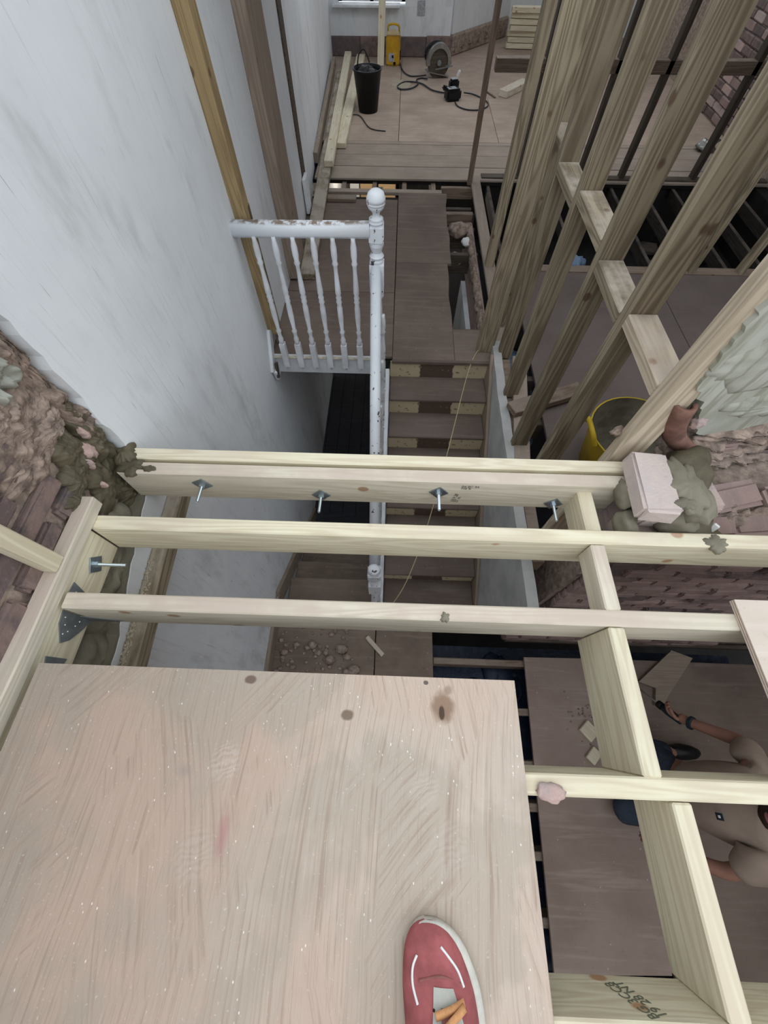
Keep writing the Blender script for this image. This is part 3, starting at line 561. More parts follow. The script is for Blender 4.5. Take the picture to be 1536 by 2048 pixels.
def newel(name, x, y, ztop, zbot, parent, ball=True):
    """post: ball finial, ringed neck, faceted block, cup and rings, lower block"""
    n_ = lathe_bm([(.001, 0), (.026, -.003), (.042, -.015), (.0505, -.037), (.051, -.050), (.047, -.052), (.050, -.055), (.0495, -.064), (.045, -.066), (.047, -.069), (.041, -.082), (.026, -.095), (.020, -.106), (.020, -.118), (.030, -.124), (.040, -.130), (.036, -.137), (.042, -.143), (.042, -.150), (.036, -.155)][::-1] if ball else [(.036, -.16), (.042, -.15), (.042, -.143), (.034, -.138), (.040, -.130), (.034, -.118), (.018, -.110), (.001, -.108)], 20)
    for f in n_.faces: f.smooth = True
    fin = from_bm('finial', n_, 'paint', parent, (x, y, ztop)); b = bmesh.new()
    bmesh.ops.create_cube(b, size=1, matrix=Matrix.Translation((0, 0, -.20)) @ Matrix.Diagonal((.084, .084, .09, 1))); bmesh.ops.bevel(b, geom=b.edges[:], offset=.008, segments=2, affect='EDGES')
    lathe_bm([(.034, -.365), (.040, -.345), (.034, -.335), (.043, -.322), (.036, -.312), (.030, -.300), (.034, -.285), (.042, -.262), (.042, -.245)], 20, b)
    z0, z1 = -.36, zbot-ztop; zz = -.52
    bmesh.ops.create_cube(b, size=1, matrix=Matrix.Translation((0, 0, (z0+zz)/2)) @ Matrix.Diagonal((.086, .086, z0-zz, 1)))
    lathe_bm([(.040, z1+.30), (.036, z1+.33), (.043, z1+.36), (.030, z1+.40), (.042, (z1+zz)/2), (.030, zz-.07), (.043, zz-.04), (.036, zz-.02), (.042, zz)], 16, b)
    bmesh.ops.create_cube(b, size=1, matrix=Matrix.Translation((0, 0, z1+.15)) @ Matrix.Diagonal((.086, .086, .30, 1))); bmesh.ops.recalc_face_normals(b, faces=b.faces[:])
    return from_bm(name, b, 'paint', parent, (x, y, ztop))
nl = newel('lower_newel', -.088, .83, -.18, -1.6, st, False)
# landing balustrade
lb = empty('landing_balustrade', (-.5, 2.39, 0)); tag(lb, 'white landing balustrade with ball-topped newel and chipped paint', 'balustrade')
newel('newel_post', -.123, 2.395, 1.046, -.20, lb)
rail('handrail', Vector((-.93, 2.39, .855)), Vector((-.16, 2.39, .862)), .072, 'railtop', lb)
for x in (-.814, -.703, -.595, -.482, -.369, -.254): baluster('baluster', (x, 2.365, .83), .895, lb)
box('apron_board', -.925, -.16, 2.385, 2.41, -.15, .004, 'paint2', lb, .004)
timber('apron_moulding', (-.925, 2.378, .0), (-.16, 2.378, .0), .022, .012, 'crust', lb, .004)
ws = empty('wall_string_end', (-.9, 2.36, 0)); tag(ws, 'short white sawn-off rail end on the wall by the balustrade', 'trim'); timber('board', (-.918, 2.30, -.08), (-.918, 2.47, .16), .024, .07, 'paint2', ws); timber('bracket', (-.905, 2.30, -.12), (-.905, 2.38, -.10), .03, .09, 'paint2', ws); timber('batten', (-.89, 2.30, -.13), (-.89, 2.34, -.02), .02, .03, 'dark', ws)
# left flight down to the hall
sl = empty('lower_staircase', (-.5, .9, -2.18)); tag(sl, 'dark dusty lower stair flight going down to the hall', 'staircase')
for k in range(1, 6):
    y = .90+.225*(k-1); z = -1.31-.164*k; box('tread', -.905, -.09, y-.01, y+.25, z-.03, z, 'debris', sl, .006); box('riser', -.905, -.09, y-.012, y+.008, z, z+.135, 'debris', sl, 0)
timber('string_board', (-.915, .30, -1.24), (-.915, .88, -1.22), .03, .12, 'greyboard', sl); timber('string_board', (-.915, .86, -1.20), (-.915, 2.2, -2.18), .03, .16, 'greyboard', sl)
wsp = poly_prism('wall_spandrel', [(.72, -2.2), (2.9, -2.2), (2.9, -.2), (2.36, -.2), (.72, -1.42)], 'x', -.045, -.02, 'plaster'); tag(wsp, 'plastered spandrel under the stair flight', kind='structure')

# ================================================================== PLATFORM TIMBERS (joist tops z = .90, boards on top to z = .92)
def joist(name, p0, p1, w, h, mat, label, cat='joist', group=None):
    o = timber(name, p0, p1, w, h, mat); return tag(o, label, cat, group)
def mark(o_parent, strings, size, loc, rot, mat, name='stamp'):
    cu = bpy.data.curves.new('stamp', 'FONT'); cu.body = '\n'.join(strings); cu.size = size; cu.extrude = .0003; cu.space_line = .75
    t = bpy.data.objects.new('tmp', cu); COL.objects.link(t); dg = bpy.context.evaluated_depsgraph_get(); me = bpy.data.meshes.new_from_object(t.evaluated_get(dg)); bpy.data.objects.remove(t)
    me.materials.clear(); o = link(name, me, mat, o_parent); o.location = Vector(loc)-o_parent.location; o.rotation_euler = rot; return o
def washer(parent, c, nrm, roll, rodlen=.075, size=.050):
    """square plate washer with nut and threaded rod, facing nrm"""
    n_ = Vector(nrm).normalized(); q = n_.to_track_quat('Z', 'Y'); rm = q.to_matrix() @ Matrix.Rotation(roll, 3, 'Z')
    p = link('washer_plate', boxmesh(size, size, .004, .0008), 'zinc', parent); mt = rm.to_4x4(); mt.translation = plocal(parent, Vector(c)+n_*.002); p.matrix_local = mt
    bm = bmesh.new(); bmesh.ops.create_cone(bm, cap_ends=True, segments=6, radius1=.0105, radius2=.0105, depth=.010, matrix=Matrix.Translation((0, 0, .007))); nt = from_bm('nut', bm, 'rod', None); nt.parent = p
    bm = bmesh.new(); L_ = rodlen; k = 0; prof = []
    z = 0
    while z < L_: prof += [(.0058, z), (.0050, z+.0012)]; z += .0024
    prof = [(.0045, -.001)]+prof+[(.0045, L_)]; lathe_bm(prof, 8, bm); bmesh.ops.recalc_face_normals(bm, faces=bm.faces[:]); rd = from_bm('threaded_rod', bm, 'rod', None); rd.parent = p; return p
bm_ = empty('bolted_beam', (0, .77, .744)); tag(bm_, 'doubled timber beam bolted with square plates across the stairwell', 'beam')
timber('plank', (-.965, .801, .822), (.812, .801, .822), .047, .156, 'fresh', bm_); timber('plank', (-.945, .740, .822), (.80, .740, .822), .048, .156, 'dusty', bm_)
for x, z, r_ in ((-.668, .842, .50), (-.252, .792, .79), (.170, .834, .72), (.593, .780, .74)): washer(bm_, (x, .7155, z), (0, -1, 0), r_, .07)
mark(bm_, ['04 EC 24', 'NE 8.'], .016, (.245, .7145, .87), (math.pi/2, math.radians(0), 0), 'ink'); mark(bm_, ['18.9.28', '27 m.'], .019, (.232, .7145, .770), (math.pi/2, math.radians(-78), 0), 'ink')
slab('wet_mortar', (-.90, .74, .901), (1, 0, 0), (0, 1, 0), .045, .03, .008, 'wet', bm_, seed=401, rag=.5); slab('wet_mortar', (-.835, .735, .901), (1, 0, 0), (0, 1, 0), .024, .012, .006, 'wet', bm_, seed=402, rag=.4)
slab('wet_mortar', (-.935, .79, .90), (1, 0, 0), (0, 1, 0), .04, .045, .02, 'wet', bm_, seed=403, rag=.4)
joist('floor_joist', (-.950, .527, .8225), (2.4, .530, .8225), .048, .155, 'fresh', 'long pale joist with orange knots just in front of the bolted beam', group='platform joists')
joist('floor_joist', (-.935, .274, .8155), (1.45, .277, .8155), .047, .169, 'dusty', 'dust-topped joist along the far edge of the plywood', group='platform joists')
joist('floor_joist', (-.935, -.122, .798), (1.7, -.119, .798), .045, .204, 'fresh', 'cross joist with a mortar chip on top, right of the plywood', group='platform joists')
j6 = joist('floor_joist', (-.935, -.510, .822), (1.7, -.508, .822), .046, .156, 'fresh', 'stamped joist at the bottom edge of the view', group='platform joists')
mark(j6, ['BG 3CC8', '19 28 NT'], .030, (.55, -.4852, .888), (math.pi/2, math.radians(72), math.pi), 'ink2')
joist('trimmer_joist', (.643, -.098, .80), (.643, .250, .80), .046, .20, 'fresh', 'short trimmer between the dusty joist and the cross joist', 'joist', 'trimmers right of the plywood')
joist('trimmer_joist', (.694, -.486, .815), (.694, -.145, .815), .045, .17, 'fresh', 'short trimmer between the cross joist and the stamped joist', 'joist', 'trimmers right of the plywood')
joist('noggin', (.648, .299, .855), (.648, .502, .855), .045, .09, 'dusty', 'knotty noggin between the pale joist and the dusty joist', 'noggin', 'noggins right of the plywood')
joist('noggin', (.672, .552, .80), (.672, .72, .80), .05, .12, 'fresh', 'mortar-spotted noggin under the right end of the bolted beam', 'noggin', 'noggins right of the plywood')
chip = blob('mortar_chip', (.392, -.135, .905), (.034, .020, .009), 'brickpink', None, seed=410, amp=.3); tag(chip, 'pink chip of mortar lying on the cross joist', 'rubble')
for i, (x, y, r_) in enumerate(((.165, .262, .014), (1.02, .520, .035))): tag(slab('mortar_splash', (x, y, .9005), (1, 0, 0), (0, 1, 0), r_, r_*.8, .006, 'wetlight', None, seed=420+i, rag=.5), ('olive mortar splash on the dusty joist', 'olive mortar splash on the pale joist below the brick pier')[i], 'mortar')
# ledger, wall plate and post on the left
lg = empty('wall_ledger', (-.972, -.3, .822)); tag(lg, 'pale ledger board bolted to the brick wall left of the joists', 'ledger')
timber('board', (-.974, -1.6, .822), (-.974, .503, .822), .046, .156, 'fresh', lg); washer(lg, (-.9505, .412, .818), (1, 0, 0), .5, .10)
for pts in ([(.300, .875), (.335, .870), (.315, .80), (.300, .79)], [(.252, .868), (.215, .862), (.165, .83), (.178, .80), (.215, .765), (.252, .74)], [(.125, .86), (.100, .85), (.105, .79), (.128, .78)]): poly_prism('joist_hanger', pts, 'x', -.951, -.947, 'galv', lg).location = -lg.location
bmh = bmesh.new()
for (y, z) in ((.235, .85), (.215, .84), (.20, .82), (.22, .80), (.235, .79), (.19, .835), (.31, .85), (.312, .82)): bmesh.ops.create_icosphere(bmh, subdivisions=1, radius=.003, matrix=Matrix.Translation((-.947, y, z)))
from_bm('hanger_nails', bmh, 'rod', lg)['kind'] = 'stuff'
poly_prism('joist_hanger', [(-.945, .74), (-.86, .742), (-.835, .757), (-.86, .765), (-.945, .80)], 'y', .2485, .2500, 'galv', lg).location = -lg.location
pl = timber('wall_plate', (-.962, -1.6, .925), (-.962, .592, .925), .048, .05, 'dusty'); tag(pl, 'flat timber plate on top of the ledger against the brick', 'plate')
pp = timber('wall_post', (-.962, .362, .951), (-.962, .362, 2.3), .046, .048, 'fresh', up=(0, 1, 0)); tag(pp, 'upright pale post standing on the timber plate by the brick', 'post')
ll = empty('lower_ledger', (-.90, .2, .6)); tag(ll, 'sawdust-covered lower ledger on the white wall under the joists', 'ledger')
timber('board', (-.898, -1.2, .415), (-.898, .86, .59), .062, .075, 'stud', ll)
bmd = bmesh.new()
for i in range(420):
    y = random.uniform(-.1, .52); s_ = random.uniform(.002, .0055); z = .415+(y+1.2)*.085+.0385; bmesh.ops.create_icosphere(bmd, subdivisions=1, radius=1, matrix=Matrix.Translation((-.915+random.gauss(0, .009), y, z)) @ Matrix.Diagonal((s_, s_*1.3, s_*.7, 1)))
sd = from_bm('sawdust', bmd, 'dusthole', None); tag(sd, 'sawdust lying along the lower ledger', 'sawdust', kind='stuff')
# plywood boards
bmp = bmesh.new(); bmesh.ops.create_cube(bmp, size=1, matrix=Matrix.Translation((-.2875, -.7, -.009)) @ Matrix.Diagonal((1.243, 1.602, .018, 1)))
ps = from_bm('plywood_sheet', bmp, 'ply', None, (0, 0, .92)); tag(ps, 'large dusty plywood board the shoe stands on', 'plywood')
po = empty('plywood_offcut', (1.3, 0, .90)); tag(po, 'pale plywood board at the right edge resting on the joists', 'plywood')
for i in range(5): box('ply_layer', .985+.001*(i % 2), 1.9, -.45, .335, .902+i*.0036, .9056+i*.0036, ('plyedge' if i % 2 else 'ply2'), po, 0)
# ---- timber parts of the stud partition
pt = empty('stud_partition', (.82, 2.2, 0)); tag(pt, 'row of weathered timber studs with noggins beside the stairs', 'stud wall')
SX0, SX1 = .77, .868; sx = (SX0+SX1)/2
for y, mat, zb in ((.862, 'studpink', -.02), (1.236, 'stud', -.12), (1.606, 'stud', 0), (2.046, 'stud', 0), (2.443, 'stud', 0), (2.76, 'stud', .05)):
    timber('stud', (sx, y, zb), (sx, y, 2.35), .098, .047, mat, pt, up=(0, 1, 0))
for y0, y1, z, mat in ((.886, 1.212, 1.19, 'studpink'), (1.26, 1.582, 1.16, 'stud'), (1.63, 2.022, 1.205, 'stud'), (2.07, 2.42, 1.16, 'stud'), (2.467, 2.737, 1.21, 'stud')): timber('noggin', (sx, y0, z-.024), (sx, y1, z-.024), .098, .047, mat, pt)
timber('stud', (.68, 2.505, 0), (.68, 2.505, 2.35), .124, .047, 'stud', pt, up=(0, 1, 0)); timber('stud', (.815, 3.60, 0), (.815, 3.60, 2.35), .07, .08, 'stud', pt, up=(0, 1, 0)); timber('stud', (.755, 5.16, 0), (.755, 5.16, 2.35), .05, .05, 'old', pt, up=(0, 1, 0))
timber('sole_plate', (.82, 2.50, .012), (.82, 5.25, .012), .10, .03, 'plank', pt)
# partition across towards the front room
fp_ = empty('far_partition', (2.4, 5.38, 0)); tag(fp_, 'dark stud frame between the back room and the front room', 'stud wall')
for x in (1.32, 1.98, 2.44, 2.62, 3.22, 3.85): timber('stud', (x, 5.38, 0), (x, 5.38, 2.7), .05, .09, 'dark' if x != 2.62 else 'old', fp_, up=(0, 1, 0))
timber('noggin', (.85, 5.38, .83), (4.02, 5.38, .83), .09, .09, 'old', fp_); timber('sole_plate', (.9, 5.36, -.02), (4.02, 5.36, -.02), .1, .06, 'dark', fp_)
bs = empty('back_room_studs', (2.9, 3.6, 0)); tag(bs, 'leaning grey studs on the far trimmer of the back room', 'stud wall')
for x in (2.60, 3.03, 3.5): timber('stud', (x, 3.60, 0), (x, 3.60, 2.7), .05, .075, 'stud', bs, up=(0, 1, 0))
# posts fixed to the white wall
w1_ = timber('wall_batten', (-.895, 2.52, .12), (-.895, 2.52, 2.35), .07, .10, 'wallpost', up=(0, 1, 0)); tag(w1_, 'yellow-brown upright post fixed to the white wall above the balustrade', 'post')
w1b = timber('wall_batten', (-.885, 2.555, 0), (-.885, 2.555, .9), .05, .05, 'greyboard', up=(0, 1, 0)); tag(w1b, 'short batten behind the foot of the yellow-brown post', 'post')
w2_ = timber('door_lining', (-.89, 3.52, .02), (-.89, 3.52, 2.35), .08, .38, 'greyboard', up=(0, 1, 0)); tag(w2_, 'wide grey-brown board standing against the white wall', 'board')
lj = timber('lath_strip', (-.905, 4.5, .30), (-.905, 4.5, .02), .03, .16, 'plaster', up=(0, 1, 0)); tag(lj, 'broken plaster panel at the foot of the white wall beside the landing', 'plaster')

# ================================================================== LOOSE THINGS
def loose(name, p0, p1, w, h, mat, label, cat='timber', group=None, up=(0, 0, 1)): o = timber(name, p0, p1, w, h, mat, up=up); return tag(o, label, cat, group)
loose('timber_length', (-.79, 5.36, .085), (-.875, 9.2, .085), .10, .055, 'fresh', 'pale timber lying uppermost beside the black bucket', group='timbers along the party wall')
loose('timber_length', (-.775, 3.35, .03), (-.93, 8.6, .03), .13, .05, 'stud', 'long stained timber reaching from the landing under the pale one', group='timbers along the party wall')
loose('timber_length', (-.725, 6.0, .03), (-.685, 9.35, .03), .13, .05, 'fresh', 'flat timber right of the pile, behind the black bucket', group='timbers along the party wall')
loose('timber_length', (-.965, 5.6, .05), (-1.08, 9.0, .05), .05, .10, 'greyboard', 'grey timber on edge against the wall foot', group='timbers along the party wall')
loose('leaning_timber', (-.36, 9.02, 0), (-.32, 9.42, 1.1), .10, .045, 'fresh', 'pale timber leaning against the front room window sill', up=(0, -1, .3))
# bucket
bk = empty('black_bucket', (-.455, 7.20, 0)); tag(bk, 'black builder\'s bucket filled with a black bin bag', 'bucket')
from_bm('tub', lathe_bm([(.12, 0), (.125, .0), (.175, .37), (.185, .375), (.187, .39), (.176, .39), (.168, .36), (.12, .02), (.001, .02)], 28), 'black', bk, bk.location, True)
for i, (x, y, z, r_) in enumerate(((-.05, .03, .36, .09), (.06, -.02, .35, .09), (.0, .07, .36, .08), (.03, -.08, .34, .07), (-.08, -.06, .34, .06))): blob('bin_bag', Vector((x, y, z-.02))+bk.location, (r_, r_, .055), 'bag', bk, seed=430+i, amp=.25, fr=2.0)
tube('handle', [Vector(p)+bk.location for p in ((-.13, .11, .385), (-.11, .16, .47), (-.05, .19, .50), (.0, .17, .44), (.02, .155, .40))], .009, 'black', bk, base=bk.location)
# yellow transformer
tr = empty('site_transformer', (-.165, 9.12, 0)); tr.rotation_euler = (0, 0, math.radians(-4)); tag(tr, 'yellow site transformer box with a carry handle by the front wall', 'transformer')
def loc_box(name, c, d, mat, par, bev=.01, rot=(0, 0, 0)): o = link(name, boxmesh(*d, bev, 2), mat, par); o.location = c; o.rotation_euler = rot; return o
loc_box('case', (0, 0, .15), (.21, .20, .30), 'yellow', tr, .018); loc_box('top_cap', (0, 0, .315), (.20, .19, .04), 'ypale', tr, .016)
bm = tube_bm(spline([(-.085, 0, .33), (-.075, 0, .385), (0, 0, .40), (.075, 0, .385), (.085, 0, .33)]), .013, 8); from_bm('handle', bm, 'yellow', tr, tr.location, True)
loc_box('sticker', (-.02, -.102, .09), (.09, .004, .09), 'label', tr, .001); loc_box('socket', (.03, -.105, .03), (.04, .02, .035), 'black', tr, .006); loc_box('socket', (.108, -.02, .10), (.02, .05, .10), 'black', tr, .006)
loc_box('plug', (.0, -.107, .10), (.03, .006, .03), 'black', tr, .002)
# circular saw
cs = empty('circular_saw', (.49, 8.52, 0)); cs.rotation_euler = (0, 0, math.radians(12)); tag(cs, 'grey circular saw standing on the front room floor', 'saw')
bm = bmesh.new(); bmesh.ops.create_cone(bm, cap_ends=True, segments=48, radius1=.165, radius2=.165, depth=.004, matrix=Matrix.Translation((.02, -.02, .16)) @ Matrix.Rotation(math.pi/2, 4, 'X')); from_bm('blade', bm, 'dark', cs, cs.location)
bm = bmesh.new(); Ai, Ao, Bi, Bo = [], [], [], []
for k in range(25):
    a = math.radians(-10+k*200/24); c_, s_ = math.cos(a), math.sin(a)
    for arr, rr, yy in ((Ai, .135, -.045), (Ao, .185, -.045), (Bi, .135, .035), (Bo, .185, .035)): arr.append(bm.verts.new((.02+rr*c_, yy, .16+rr*s_)))
for k in range(24):
    for p_, q_ in ((Ai, Ao), (Ao, Bo), (Bo, Bi), (Bi, Ai)): bm.faces.new((p_[k], p_[k+1], q_[k+1], q_[k]))
bmesh.ops.recalc_face_normals(bm, faces=bm.faces[:]); from_bm('blade_guard', bm, 'steel', cs, cs.location)
loc_box('base_plate', (.02, .03, .045), (.34, .16, .012), 'steel', cs, .004, (0, math.radians(10), 0)); loc_box('motor_housing', (-.02, .11, .17), (.16, .13, .13), 'black', cs, .03)
bm = tube_bm(spline([(-.10, .05, .14), (-.16, .05, .20), (-.15, .05, .28), (-.06, .05, .33), (.04, .05, .33)]), .022, 10); from_bm('handle', bm, 'black', cs, cs.location, True)
bm = bmesh.new(); bmesh.ops.create_cone(bm, cap_ends=True, segments=20, radius1=.03, radius2=.03, depth=.02, matrix=Matrix.Translation((.02, -.05, .16)) @ Matrix.Rotation(math.pi/2, 4, 'X')); from_bm('arbor', bm, 'galv', cs, cs.location)
loc_box('guard_lever', (.17, -.03, .13), (.10, .02, .02), 'steel', cs, .006, (0, math.radians(-25), 0)); loc_box('depth_bar', (.10, -.055, .11), (.26, .012, .014), 'galv', cs, .004, (0, math.radians(-6), 0))
tag(tube('saw_cable', [(-.06, 9.1, .02), (.0, 8.75, .01), (.10, 8.55, .01), (.22, 8.52, .015), (.34, 8.5, .03)], .009, 'cable'), 'black cable from the yellow transformer to the saw', 'cable')
tag(tube('saw_cable', [(.36, 8.38, .02), (.28, 8.46, .01), (.20, 8.38, .01), (.22, 8.20, .01), (.12, 8.02, .01), (-.02, 7.98, .01), (-.08, 8.1, .01), (.02, 8.28, .01), (.18, 8.26, .015), (.30, 8.18, .012), (.42, 7.96, .012), (.60, 7.86, .012), (.78, 7.92, .012)], .009, 'cable', k=8), 'looped black cable on the floor in front of the saw', 'cable')
tag(tube('saw_cable', [(.86, 7.80, .03), (1.00, 7.82, .01), (1.14, 7.62, .01), (1.17, 7.42, .01), (1.05, 7.26, .01), (.88, 7.25, .01), (.76, 7.36, .01), (.72, 7.48, .02)], .008, 'cable', k=8), 'thin black cable looping right of the charger', 'cable')
tag(tube('floor_cable', [(-.66, 7.02, .01), (-.55, 6.98, .01), (-.40, 6.6, .008), (-.2, 6.52, .006)], .006, 'cable'), 'thin dark cable on the floor by the black bucket', 'cable')
ch = empty('battery_charger', (.69, 7.62, 0)); ch.rotation_euler = (0, 0, math.radians(18)); tag(ch, 'black battery tool lying on the front room floor', 'power tool')
loc_box('body', (0, 0, .06), (.21, .15, .12), 'black', ch, .025); loc_box('top_panel', (-.02, 0, .122), (.12, .09, .006), 'label', ch, .002); loc_box('battery', (.06, .14, .10), (.13, .10, .14), 'black', ch, .02); loc_box('battery_top', (.06, .14, .172), (.09, .07, .006), 'label', ch, .002)
loc_box('white_plug', (.14, .20, .20), (.035, .03, .07), 'white', ch, .008, (.2, .3, 0)); loc_box('grip', (-.06, .05, .10), (.06, .20, .05), 'black', ch, .02, (0, 0, .4))
blob_d = slab('sawdust_heap', (-.02, 8.25, .001), (1, 0, 0), (0, 1, 0), .16, .20, .006, 'dusthole', None, seed=450, rag=.6); tag(blob_d, 'pale sawdust left of the saw', 'sawdust', kind='stuff')
loose('wood_offcut', (1.40, 7.76, .035), (1.78, 8.22, .035), .14, .07, 'dusty', 'pale timber offcut on the floor seen between the studs', 'offcut')
loose('wood_sliver', (1.20, 7.95, .008), (1.30, 7.72, .008), .02, .016, 'old', 'thin dark sliver of wood on the front room floor', 'offcut')
for i in range(7): loose('stacked_timber', (1.70+.02*(i % 2), 10.02+.03*(i % 3), .035+i*.062), (3.0, 9.95, .035+i*.062), .14, .055, 'fresh', ('bottom', 'second', 'third', 'fourth', 'fifth', 'sixth', 'topmost')[i]+' timber of the stack in the bay', group='timbers stacked in the bay')
# back room: yellow tub, brown plank, blue sheet
yt = empty('yellow_tub', (1.39, 1.47, 0)); tag(yt, 'yellow flexible tub with a dirty inside behind the studs', 'tub')
from_bm('tub', lathe_bm([(.001, 0), (.20, 0), (.265, .30), (.27, .31), (.262, .31)], 36, cap=False), 'tub', yt, yt.location, True); from_bm('inner_wall', lathe_bm([(.261, .309), (.20, .02), (.001, .02)], 36, cap=False), 'tubin', yt, yt.location, True)
bm = tube_bm(spline([(-.27, -.10, .30), (-.30, -.06, .36), (-.30, .04, .36), (-.27, .09, .30)]), .014, 8); from_bm('handle', bm, 'tub', yt, yt.location, True)
loose('floor_offcut', (.79, 1.86, .05), (1.30, 2.07, .05), .11, .045, 'old', 'short brown plank across the gap behind the studs', 'plank')
loose('floor_offcut', (.80, 1.25, .01), (.93, 2.42, .01), .10, .03, 'plank', 'narrow board beside the stair wall under the studs', 'plank')
bt = slab('blue_sheet', (.98, 2.35, -.25), (1, 0, 0), (0, 1, 0), .12, .6, .05, 'bluebag', None, seed=460, rag=.2); tag(bt, 'blue plastic sheet in the floor gap behind the studs', 'sheet')
bt = blob('plastic_bag', (1.60, 3.72, -.02), (.09, .07, .07), 'bluebag', None, seed=462, amp=.6); tag(bt, 'crumpled pale blue plastic behind the studs', 'plastic bag')
bt = blob('plastic_wrap', (3.62, 6.12, .05), (.10, .07, .06), 'steel', None, seed=463, amp=.7); tag(bt, 'crumpled silver wrapping at the foot of the far brick wall', 'wrapper')
# string over the stairs
tag(tube('builders_string', [(.81, 3.05, .25), (.69, 2.6, .05), (.56, 2.33, -.02), (.38, 1.62, -.22), (.26, 1.2, -.50), (.13, .86, -.62), (.02, .72, -.80)], .0032, 'cord', n=6), 'yellowed string stretched over the stair flight', 'string')
# ground floor seen through the gap: wooden door, brightened by an added unseen light
dr = empty('hall_door', (-.2, 9.2, -2.18)); tag(dr, 'pale wooden door glimpsed through the gap in the landing', 'door')
for i in range(2): box('door_panel', -.78+i*.36, -.44+i*.36, 9.2, 9.24, -2.1, -.4, 'palewood', dr, .01)
box('door_frame', -.98, -.80, 9.18, 9.26, -2.18, -.2, 'white', dr, .01); box('door_handle', -.45, -.33, 9.15, 9.17, -1.63, -1.61, 'steel', dr, .004)
hb = empty('added_fill_light', (-.3, 8.2, -.1)); tag(hb, 'added unseen light that brightens the door below the landing', 'fill_light')  # added glow without a visible source, there to light the door
sb2 = NB('fill_light_glow'); sb2.out((1, .95, .85)); sb2.b.inputs['Emission Color'].default_value = (1, .9, .75, 1); sb2.b.inputs['Emission Strength'].default_value = 260; M['fill_bulb'] = sb2.m
from_bm('fill_bulb', lathe_bm([(.001, -.62), (.03, -.61), (.048, -.575), (.045, -.54), (.025, -.50), (.018, -.48)], 14), 'fill_bulb', hb, hb.location, True); from_bm('fill_holder', lathe_bm([(.022, -.48), (.022, -.43), (.006, -.42)], 12), 'white', hb, hb.location, True); from_bm('fill_flex', tube_bm([(0, 0, -.42), (0, 0, .03)], .004, 6), 'white', hb, hb.location)
# scraper and scraps on the lower floor
sc_ = empty('board_scraper', (2.2, .42, -1.29)); tag(sc_, 'pale dusty paddle-shaped board by the lower brick wall', 'board')
poly_prism('blade', [(1.98, .33), (2.31, .575), (2.46, .52), (2.20, .26), (2.12, .17), (2.06, .17), (2.10, .29)], 'z', -1.295, -1.27, 'greyboard', sc_).location = -sc_.location
for i, (a, b) in enumerate((((1.49, .02, -1.285), (1.56, -.06, -1.285)), ((1.50, -.15, -1.285), (1.55, -.20, -1.285)))): loose('wood_block', a, b, .10, .03, 'fresh', ('larger', 'smaller')[i]+' pale wood block on the lower plywood', 'block', 'wood blocks on the lower floor')
for i in range(40): blob('x', (1.52+random.gauss(0, .07), .08+random.gauss(0, .07), -1.296), (.008, .007, .005), 'rubble', fw, seed=500+i, sub=1).name = 'rubble_crumb'

# ================================================================== SHOE
sh = empty('trainer_shoe', (.105, -.352, .921)); sh.rotation_euler = (0, 0, math.radians(-3)); tag(sh, 'dusty red trainer with orange laces standing on the plywood', 'shoe')
LS = .33
prof = [(0, .010, .022, 0), (.002, .019, .026, 0), (.006, .029, .031, 0), (.012, .038, .036, 0), (.022, .047, .042, 0), (.038, .056, .048, 0), (.06, .063, .056, 0), (.085, .068, .066, 0), (.11, .069, .074, 0), (.14, .068, .082, 0), (.18, .064, .092, 0), (.22, .059, .10, 0), (.26, .054, .105, 0), (.30, .049, .108, 0), (.32, .040, .107, 0), (.33, .022, .10, 0)]
def shoe_c(s_): # centre line curves to the right
    return .034*math.sin(min(s_/.2, 1)*math.pi/2)
def loft(rows, cap=False):
    bm = bmesh.new(); RR = [[bm.verts.new(p) for p in row] for row in rows]
    for a, b in zip(RR, RR[1:]):
        for k in range(len(a)-1): bm.faces.new((a[k], a[k+1], b[k+1], b[k]))
    if cap: bm.faces.new(RR[0]); bm.faces.new(RR[-1][::-1])
    bmesh.ops.recalc_face_normals(bm, faces=bm.faces[:])
    for f in bm.faces: f.smooth = True
    return bm
rows_u, rows_s = [], []
def interp(s_):
    for a, b in zip(prof, prof[1:]):
        if a[0] <= s_ <= b[0]:
            t = (s_-a[0])/(b[0]-a[0]+1e-9); return [a[i]+(b[i]-a[i])*t for i in range(4)]
    return prof[-1]
NS = 40
for i in range(NS+1):
    s_ = LS*(i/NS)**1.25; _, hw, ht, _x = interp(s_); c_ = shoe_c(s_); hw = max(hw, .004); c_ -= .004; ru = []
    for k in range(17):
        a = math.pi*k/16; cx_ = math.cos(a); sz_ = math.sin(a); ru.append((c_-hw*.985*cx_, -s_+.006*(1-i/NS)**3, .018+(max(ht-.018, .004))*(sz_**.75 if sz_ > 0 else 0)))
    rows_u.append(ru)
from_bm('upper', loft(rows_u, True), 'red', sh, sh.location)
for i in range(NS+1):
    s_ = LS*(i/NS)**1.25; _, hw, ht, _x = interp(s_); c_ = shoe_c(s_); hw = max(hw, .003)+.002; s2 = s_-.006*(1-i/NS)
    rows_s.append([(c_-hw*.9, -s2, .0), (c_-hw, -s2, .010), (c_-hw, -s2, .020), (c_-hw*.86, -s2, .026), (c_+hw*.86, -s2, .026), (c_+hw*1.07, -s2, .020), (c_+hw*1.09, -s2, .010), (c_+hw*.9, -s2, 0), (c_-hw*.9, -s2, 0.0001)])
from_bm('sole', loft(rows_s, True), 'sole', sh, sh.location)
def top(x, s_):
    _, hw, ht, _x = interp(s_); c_ = shoe_c(s_)-.004; q = max(-1, min(1, (x-c_)/(hw*.985))); return .018+(ht-.018)*(max(1-q*q, 0)**.375)
def on(pts, lift): return [Vector((x, -s_, top(x, s_)+lift)) for x, s_ in pts]
